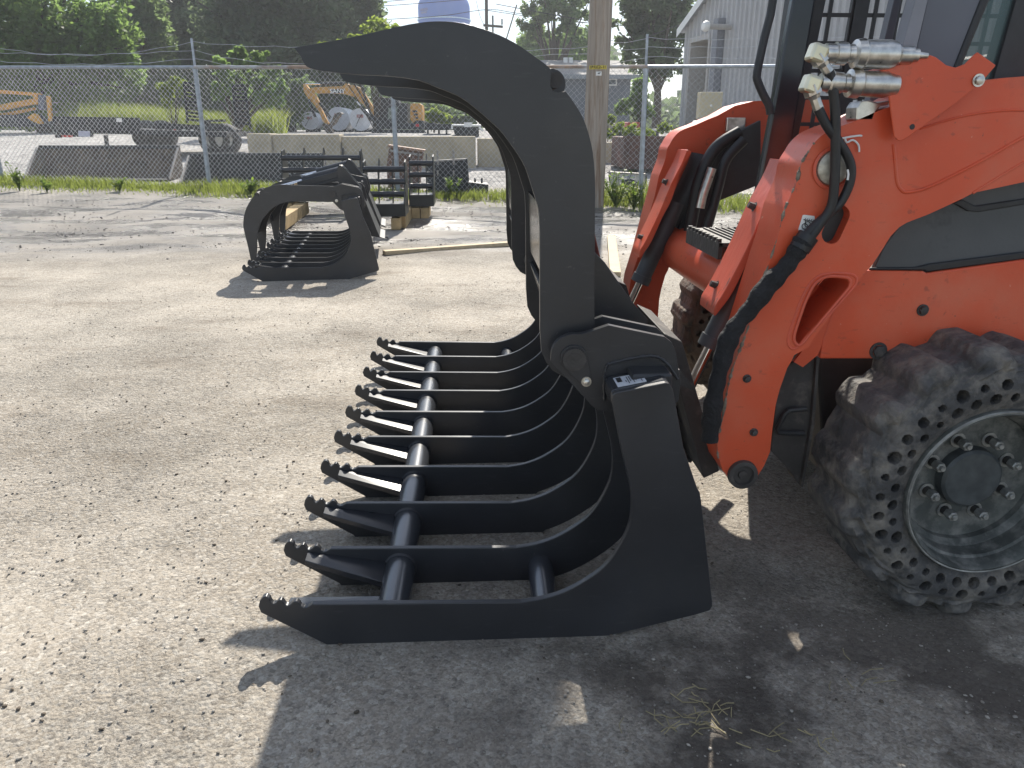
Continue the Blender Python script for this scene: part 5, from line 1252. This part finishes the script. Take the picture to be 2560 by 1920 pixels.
# ---------------------------------------------------------------- ribbed metal building
def shed():
    c0 = P(1697, 320, 30.0); th = math.radians(9.5); d = Vector((math.sin(th), -math.cos(th), 0)); nrm = Vector((-math.cos(th), -math.sin(th), 0))
    g = gz(30)-.15; L_ = 17.0; ze = P(1702, 78, 30).z; rise = math.tan(math.radians(25))
    r = thing('metal_building', (c0.x, 30, g), 'white ribbed metal building with a tall open doorway', 'building')
    SH = mat('white_ribbed_sheet', (.44, .44, .45), .5, var=.07, scale=1.2, col2=(.36, .37, .40), c2=(.6, .8), c2scale=.8)
    def at(s, z, o=0): q = Vector((c0.x, 30, 0))+d*s+nrm*o; return (q.x, q.y, z)
    top = lambda s: ze+rise*(s if s < L_/2 else L_-s)
    D0, D1, DT = .55, 2.15, P(1740, 102, 28.6).z
    # wall of ribbed sheets, one object per sheet of three ribs
    s = 0.0; pw = .9; k = 0
    def sheet(s0, s1, z0, tfun):
        mb = MB(); p = []
        n = max(1, round((s1-s0)/.3)); st = (s1-s0)/n
        for i in range(n):
            a = s0+i*st; p += [(a, 0), (a+st*.66, 0), (a+st*.74, .07), (a+st*.92, .07)]
        p.append((s1, 0))
        vs = []; fs = []
        for (q, o) in p: vs += [at(q, z0, o), at(q, tfun(q), o)]
        for i in range(len(p)-1): fs.append((2*i, 2*i+1, 2*i+3, 2*i+2))
        mb.add(vs, fs).build('wall_sheet', SH, r)
    sheet(0, D0, g, top); sheet(D0, D1, DT, top)
    s = D1
    while s < L_-.01: sheet(s, min(s+pw, L_), g, top); s += pw
    # return wall and roof
    w2 = Vector((nrm.x, nrm.y, 0))*-1
    def at2(s, z, t): q = Vector((c0.x, 30, 0))+d*s+w2*t; return (q.x, q.y, z)
    MB().add([at2(0, g, .01), at2(0, ze, .01), at2(0, ze, 20), at2(0, g, 20)], [(0, 1, 2, 3)]).build('side_wall', SH, r)
    RFM = mat('roof_sheet', (.40, .42, .45), .45, metal=.3, var=.1)
    for (s0, s1) in ((-.15, L_/2), (L_/2, L_+.15)):
        z0_, z1_ = top(max(s0, 0))+.02-(.07 if s0 < 0 else 0), top(min(s1, L_))+.02-(.07 if s1 > L_ else 0)
        vs = [at2(s0, z0_, -.25), at2(s1, z1_, -.25), at2(s1, z1_, 20), at2(s0, z0_, 20)]
        vs += [(v[0], v[1], v[2]+.1) for v in vs]
        MB().add(vs, [(0, 1, 2, 3), (7, 6, 5, 4), (0, 4, 5, 1), (1, 5, 6, 2), (2, 6, 7, 3), (3, 7, 4, 0)]).build('roof', RFM, r)
        vs = [at(s0, z0_-.16, .27), at(s1, z1_-.16, .27), at(s1, z1_+.12, .27), at(s0, z0_+.12, .27)]
        MB().add(vs, [(0, 1, 2, 3)]).build('rake_trim', WHITE, r)
    # doorway: dark recess with pale jambs
    TRIM = mat('door_trim', (.42, .40, .38), .6, var=.1); DK = mat('doorway_interior', (.10, .095, .09), .9, var=.4, scale=2)
    MB().add([at(D0, g, -1.2), at(D1, g, -1.2), at(D1, DT, -1.2), at(D0, DT, -1.2)], [(0, 1, 2, 3)]).build('door_leaf', DK, r)
    for (a, b) in ((D0-.02, D0+.1), (D1-.1, D1+.02)):
        MB().add([at(a, g, .05), at(b, g, .05), at(b, DT, .05), at(a, DT, .05), at(a, g, -1.2), at(b, g, -1.2), at(b, DT, -1.2), at(a, DT, -1.2)], [(0, 1, 2, 3), (4, 7, 6, 5), (0, 3, 7, 4), (1, 5, 6, 2), (3, 2, 6, 7)]).build('door_jamb', TRIM, r)
    MB().add([at(D0, DT, .06), at(D1, DT, .06), at(D1, DT+.18, .06), at(D0, DT+.18, .06), at(D0, DT, -1.2), at(D1, DT, -1.2)], [(0, 1, 2, 3), (0, 4, 5, 1)]).build('door_header', TRIM, r)
    # flat pilaster with a dark flue beside the door, flood lamp
    z1 = P(1787, 50, 27.3).z
    def pier(a, b, o, z0, z1_, name, m):
        vs = [at(a, z0, .04), at(b, z0, .04), at(b, z0, o), at(a, z0, o)]; vs += [(v[0], v[1], z1_) for v in vs]
        MB().add(vs, [(0, 1, 2, 3), (4, 7, 6, 5), (0, 4, 5, 1), (1, 5, 6, 2), (2, 6, 7, 3), (3, 7, 4, 0)]).build(name, m, r)
    pier(2.45, 2.75, .12, g, z1-.1, 'pilaster', SH); pier(2.85, 3.2, .3, g, z1, 'flue', mat('flue_grey', (.20, .21, .24), .6, var=.15))
    lz = P(1800, 71, 26.8).z
    la = Vector(at(3.6, lz, .05)); lb = Vector(at(3.6, lz, .9))
    MB().cyl(la, lb, .09, 10).build('lamp_arm', TRIM, r); MB().lathe_dir([(0, .14), (.12, .12), (.17, .02), (.15, -.06), (0, -.08)], lb, lb-la, 16).build('flood_lamp', WHITE, r, smooth=True)
    # cabinet and water tote beside the wall
    Yc = 21; p0 = P(1747, 297, Yc); p1 = P(1808, 230, Yc)
    rr = thing('beige_cabinet', ((p0.x+p1.x)/2, Yc, gz(Yc)), 'beige square cabinet panel beside the metal building door', 'cabinet')
    BE = mat('beige_panel', (.50, .44, .30), .6, var=.06)
    MB().box(((p0.x+p1.x)/2, Yc+.15, (p0.z+p1.z)/2), (p1.x-p0.x, .3, p1.z-p0.z)).build('panel', BE, rr, bevel=.01)
    MB().box(((p0.x+p1.x)/2, Yc+.15, (p0.z+gz(Yc))/2), ((p1.x-p0.x)*.8, .25, p0.z-gz(Yc)-.01)).build('stand', DGREY, rr)
    MB().lathe([(.03, 0), (.03, -.02), (0, -.02)], ((p0.x+p1.x)/2, Yc, (p0.z+p1.z)/2), n=12).build('knob', WHITE, rr)
    Yt = 20; q0 = P(1743, 330, Yt); q1 = P(1800, 298, Yt)
    tt = thing('water_tote', ((q0.x+q1.x)/2, Yt, gz(Yt)), 'white plastic tote in a wire cage below the beige cabinet', 'tote')
    MB().box(((q0.x+q1.x)/2, Yt+.4, (q1.z+gz(Yt))/2), (q1.x-q0.x-.1, .7, q1.z-gz(Yt)-.05)).build('tank', WHITE, tt, bevel=.04)
    for k in range(6):
        x = q0.x+(q1.x-q0.x)*k/5; MB().cyl((x, Yt, gz(Yt)), (x, Yt, q1.z+.04), .012, 6).build('cage_bar', EDGE, tt)
    for z in (q1.z+.03, (q1.z+gz(Yt))/2): MB().cyl((q0.x, Yt-.015, z), (q1.x, Yt-.015, z), .012, 6).build('cage_bar', EDGE, tt)
shed()

# ---------------------------------------------------------------- water tower, far pole, wires
def tower():
    Y = 125; c = P(1110, 30, Y); R_ = 61.5*Y/2005; g = gz(Y)
    BLU = mat('tower_blue', (.02, .11, .42), .7, var=.05, scale=.2, spec=.2)
    r = thing('water_tower', (c.x, Y, g), 'blue domed water tower rising behind the raised clamp arm', 'water tower')
    zb = P(1110, 56, Y).z; zt = P(1110, -22, Y).z; H_ = zt-zb
    bowl = [(R_*.15, -R_*.75), (R_*.6, -R_*.55), (R_*.93, -R_*.2), (R_, 0), (R_*1.0, H_*.45)]+[(R_*(math.cos(t)**.7), H_*.45+H_*.55*math.sin(t)) for t in [k*PI/20 for k in range(1, 10)]]+[(0.01, H_)]
    sh = MB().lathe(bowl, (c.x, Y, zb), 'Z', 56).build('bowl', BLU, r, smooth=True)
    MB().lathe([(R_*.2, -R_*.7), (R_*.14, -R_*1.2), (R_*.13, g-zb+2), (R_*.3, g-zb)], (c.x, Y, zb), 'Z', 28).build('pedestal', BLU, r, smooth=True)
    MB().lathe([(R_, 0), (R_*1.04, -.08), (R_*1.04, .08), (R_, .1)], (c.x, Y, zb+.25), 'Z', 56).build('catwalk', mat('tower_pale', (.35, .52, .66), .5), r, smooth=True)
    # painted lettering, too small to read
    NV = mat('navy_paint', (.06, .10, .30), .5, var=.05)
    for row, (u0, n, v, s_) in enumerate(((1057, 6, 21, 3.1), (1058, 7, 28.5, 2.1))):
        for k in range(n):
            a = math.asin(max(-1, min(1, (u0+k*s_-1110)/61.5))); z = P(1110, v, Y-R_).z; rr = R_*1.008; hh = .36 if row == 0 else .24; ww = .33 if row == 0 else .22
            q = Vector((c.x+rr*math.sin(a), Y-rr*math.cos(a), z)); M_ = Matrix.Rotation(a, 3, 'Z')
            MB().box(q, (ww*.5, .1, hh*(1 if k % 3 else .8)), M_).build('painted_mark', NV, sh)
tower()
def far_pole():
    Y = 55; b = P(1219, 320, Y); g = gz(Y); zt = P(1219, -60, Y).z
    r = thing('distant_utility_pole', (b.x, Y, g), 'distant dark utility pole with low crossarm behind the clamp arm', 'utility pole')
    MB().cyl((b.x, Y, g), (b.x, Y, zt), .14, 10, .1).build('shaft', BARK, r)
    a = P(1208, 64, Y); c = P(1257, 68, Y); MB().cyl((a.x, Y-.2, a.z), (c.x, Y-.2, c.z), .08, 6).build('crossarm', BARK, r)
    for u in (1232, 1255): q = P(u, 62, Y-.2); MB().cyl(q, q+Vector((0, 0, .35)), .05, 6).build('insulator', DGREY, r)
    q0 = P(1232, 60, Y-.2); MB().cyl((q0.x, q0.y, q0.z-.8), (q0.x, q0.y, q0.z+.5), .06, 6).build('cutout', DGREY, r)
    b2 = P(1240, 320, Y+8); t2 = P(1292, 15, Y+8); MB().cyl(P(1262, 110, Y+8), P(1292, 12, Y+8), .05, 6).build('guy_stub', BARK, r)
    LN = mat('cable', (.03, .03, .035), .6)
    def wire(label, pts, Yw, rad=.02):
        p = [P(u, v, Yw+dy) for u, v, dy in pts]; o = MB().tube(spline(p, 6), rad, 5).build('power_line', LN, base=p[0]); tag(o, label, 'cable', 'power lines')
    wire('thin power line running past the top of the water tower', [(700, 18, 0), (930, 6, 0), (1100, -8, 0), (1219, -18, 0)], 55)
    wire('power line crossing the blue sky above the dark tree', [(700, 30, 0), (1000, 12, 0), (1219, -6, 0)], 55)
    wire('power line sagging between the tower and the distant pole', [(940, 50, 0), (1100, 40, 0), (1219, 24, 0), (1300, 34, 0), (1500, 60, 0), (1700, 65, 0)], 55)
    wire('power line behind the airy tree reaching the metal building', [(1219, 26, 0), (1350, 45, 0), (1480, 58, 0), (1600, 56, 0), (1760, 44, 0)], 54)
    wire('power line crossing behind the wooden pole top', [(1240, 10, 0), (1400, 40, 0), (1540, 62, 0), (1680, 78, 0)], 50)
    wire('service cable in front of the metal building', [(1540, 125, 0), (1650, 80, -10), (1760, 40, -14), (1900, -10, -16)], 45, .016)
    wire('steep cable beside the distant pole', [(1190, 0, 0), (1200, 40, 0), (1210, 62, 0)], 55, .015)
far_pole()

# ---------------------------------------------------------------- person standing by the tanks
def person():
    Y = 36; g = gz(Y); b = P(705, 320, Y); x = b.x; o = thing('person', (x, Y, g), 'person in dark shirt and trousers standing with back turned beside the tanks', 'person')
    H_ = P(706, 236, Y).z-g; s = H_/1.75
    J = dict(pel=(0, 0, .95), ab=(0, .01, 1.12), ch=(-.01, .02, 1.32), nk=(.0, .02, 1.47), hb=(.03, .05, 1.53), hd=(.04, .07, 1.63), ht=(.04, .06, 1.72),
             sl=(-.19, .02, 1.40), el=(-.25, .0, 1.13), wl=(-.22, .06, .90), fl=(-.21, .09, .80), sr=(.18, .02, 1.40), er=(.25, .0, 1.13), wr=(.26, .05, .90), fr=(.26, .07, .80),
             hl=(-.10, 0, .90), kl=(-.11, .02, .50), al=(-.12, -.03, .09), tl=(-.13, .14, .04), hr=(.10, 0, .90), kr=(.13, .03, .50), ar=(.16, -.02, .09), tr=(.17, .15, .04))
    rad = dict(pel=.15, ab=.14, ch=.16, nk=.06, hb=.075, hd=.10, ht=.06, sl=.075, el=.05, wl=.035, fl=.03, sr=.075, er=.05, wr=.035, fr=.03, hl=.10, kl=.07, al=.05, tl=.04, hr=.10, kr=.07, ar=.05, tr=.04)
    E = [('pel', 'ab'), ('ab', 'ch'), ('ch', 'nk'), ('nk', 'hb'), ('hb', 'hd'), ('hd', 'ht'), ('ch', 'sl'), ('sl', 'el'), ('el', 'wl'), ('wl', 'fl'), ('ch', 'sr'), ('sr', 'er'), ('er', 'wr'), ('wr', 'fr'), ('pel', 'hl'), ('hl', 'kl'), ('kl', 'al'), ('al', 'tl'), ('pel', 'hr'), ('hr', 'kr'), ('kr', 'ar'), ('ar', 'tr')]
    ks = list(J); me = bpy.data.meshes.new('body'); me.from_pydata([tuple(c*s for c in J[k]) for k in ks], [(ks.index(a), ks.index(c)) for a, c in E], [])
    ob = bpy.data.objects.new('body', me); COL.objects.link(ob)
    sk = ob.modifiers.new('skin', 'SKIN')
    for i, k in enumerate(ks):
        me.skin_vertices[0].data[i].radius = (rad[k]*s, rad[k]*s*(.75 if k in ('ab', 'ch', 'pel') else 1)); me.skin_vertices[0].data[i].use_root = (k == 'pel')
    ob.modifiers.new('sub', 'SUBSURF').levels = 2; ob.modifiers['sub'].render_levels = 2
    bpy.context.view_layer.update()
    m2 = bpy.data.meshes.new_from_object(ob.evaluated_get(bpy.context.evaluated_depsgraph_get())); bpy.data.objects.remove(ob)
    body = bpy.data.objects.new('body', m2); COL.objects.link(body); body.parent = o
    mats = [mat('navy_shirt', (.022, .024, .035), .85, var=.2), mat('dark_trousers', (.03, .032, .038), .85, var=.2), mat('skin_tone', (.36, .22, .16), .6, var=.1), mat('dark_hair', (.03, .022, .018), .7)]
    m2.materials.clear()
    for q in mats: m2.materials.append(q)
    for f in m2.polygons:
        c = f.center/s; f.use_smooth = True
        if c.z > 1.56: f.material_index = 3 if c.y < .10 or c.z > 1.67 else 2
        elif c.z > 1.48: f.material_index = 2
        elif abs(c.x) > .17 and c.z < 1.17 and c.z > .7: f.material_index = 2
        elif c.z > .93: f.material_index = 0
        else: f.material_index = 1
    cap = MB().lathe([(.11, 0), (.105, .05), (.06, .095), (0, .105)], (0, 0, 0), 'Z', 16); cap.v = [Vector((x+.04*s, Y+.065*s, g+1.655*s))+v*s for v in cap.v]; cap.build('hair', mats[3], o, smooth=True)
person()

# ---------------------------------------------------------------- sunlit haze over the yard
def haze():
    m = bpy.data.materials.new('haze_air'); m.use_nodes = True; t = m.node_tree; t.nodes.clear()
    o_ = t.nodes.new('ShaderNodeOutputMaterial'); v = t.nodes.new('ShaderNodeVolumePrincipled')
    v.inputs['Color'].default_value = (.90, .94, 1, 1); v.inputs['Density'].default_value = HAZE; v.inputs['Anisotropy'].default_value = .35
    t.links.new(v.outputs[0], o_.inputs['Volume'])
    x0, x1, y0, y1, z0, z1 = -610, 610, -8, 910, -1.0, 40
    vs = [(x, y, z) for z in (z0, z1) for (x, y) in ((x0, y0), (x1, y0), (x1, y1), (x0, y1))]
    ob = MB().add(vs, [(0, 3, 2, 1), (4, 5, 6, 7), (0, 1, 5, 4), (1, 2, 6, 5), (2, 3, 7, 6), (3, 0, 4, 7)]).build('haze', m)
    tag(ob, 'thin sunlit haze hanging over the whole yard', 'haze', kind='stuff')
HAZE = .0013
haze()
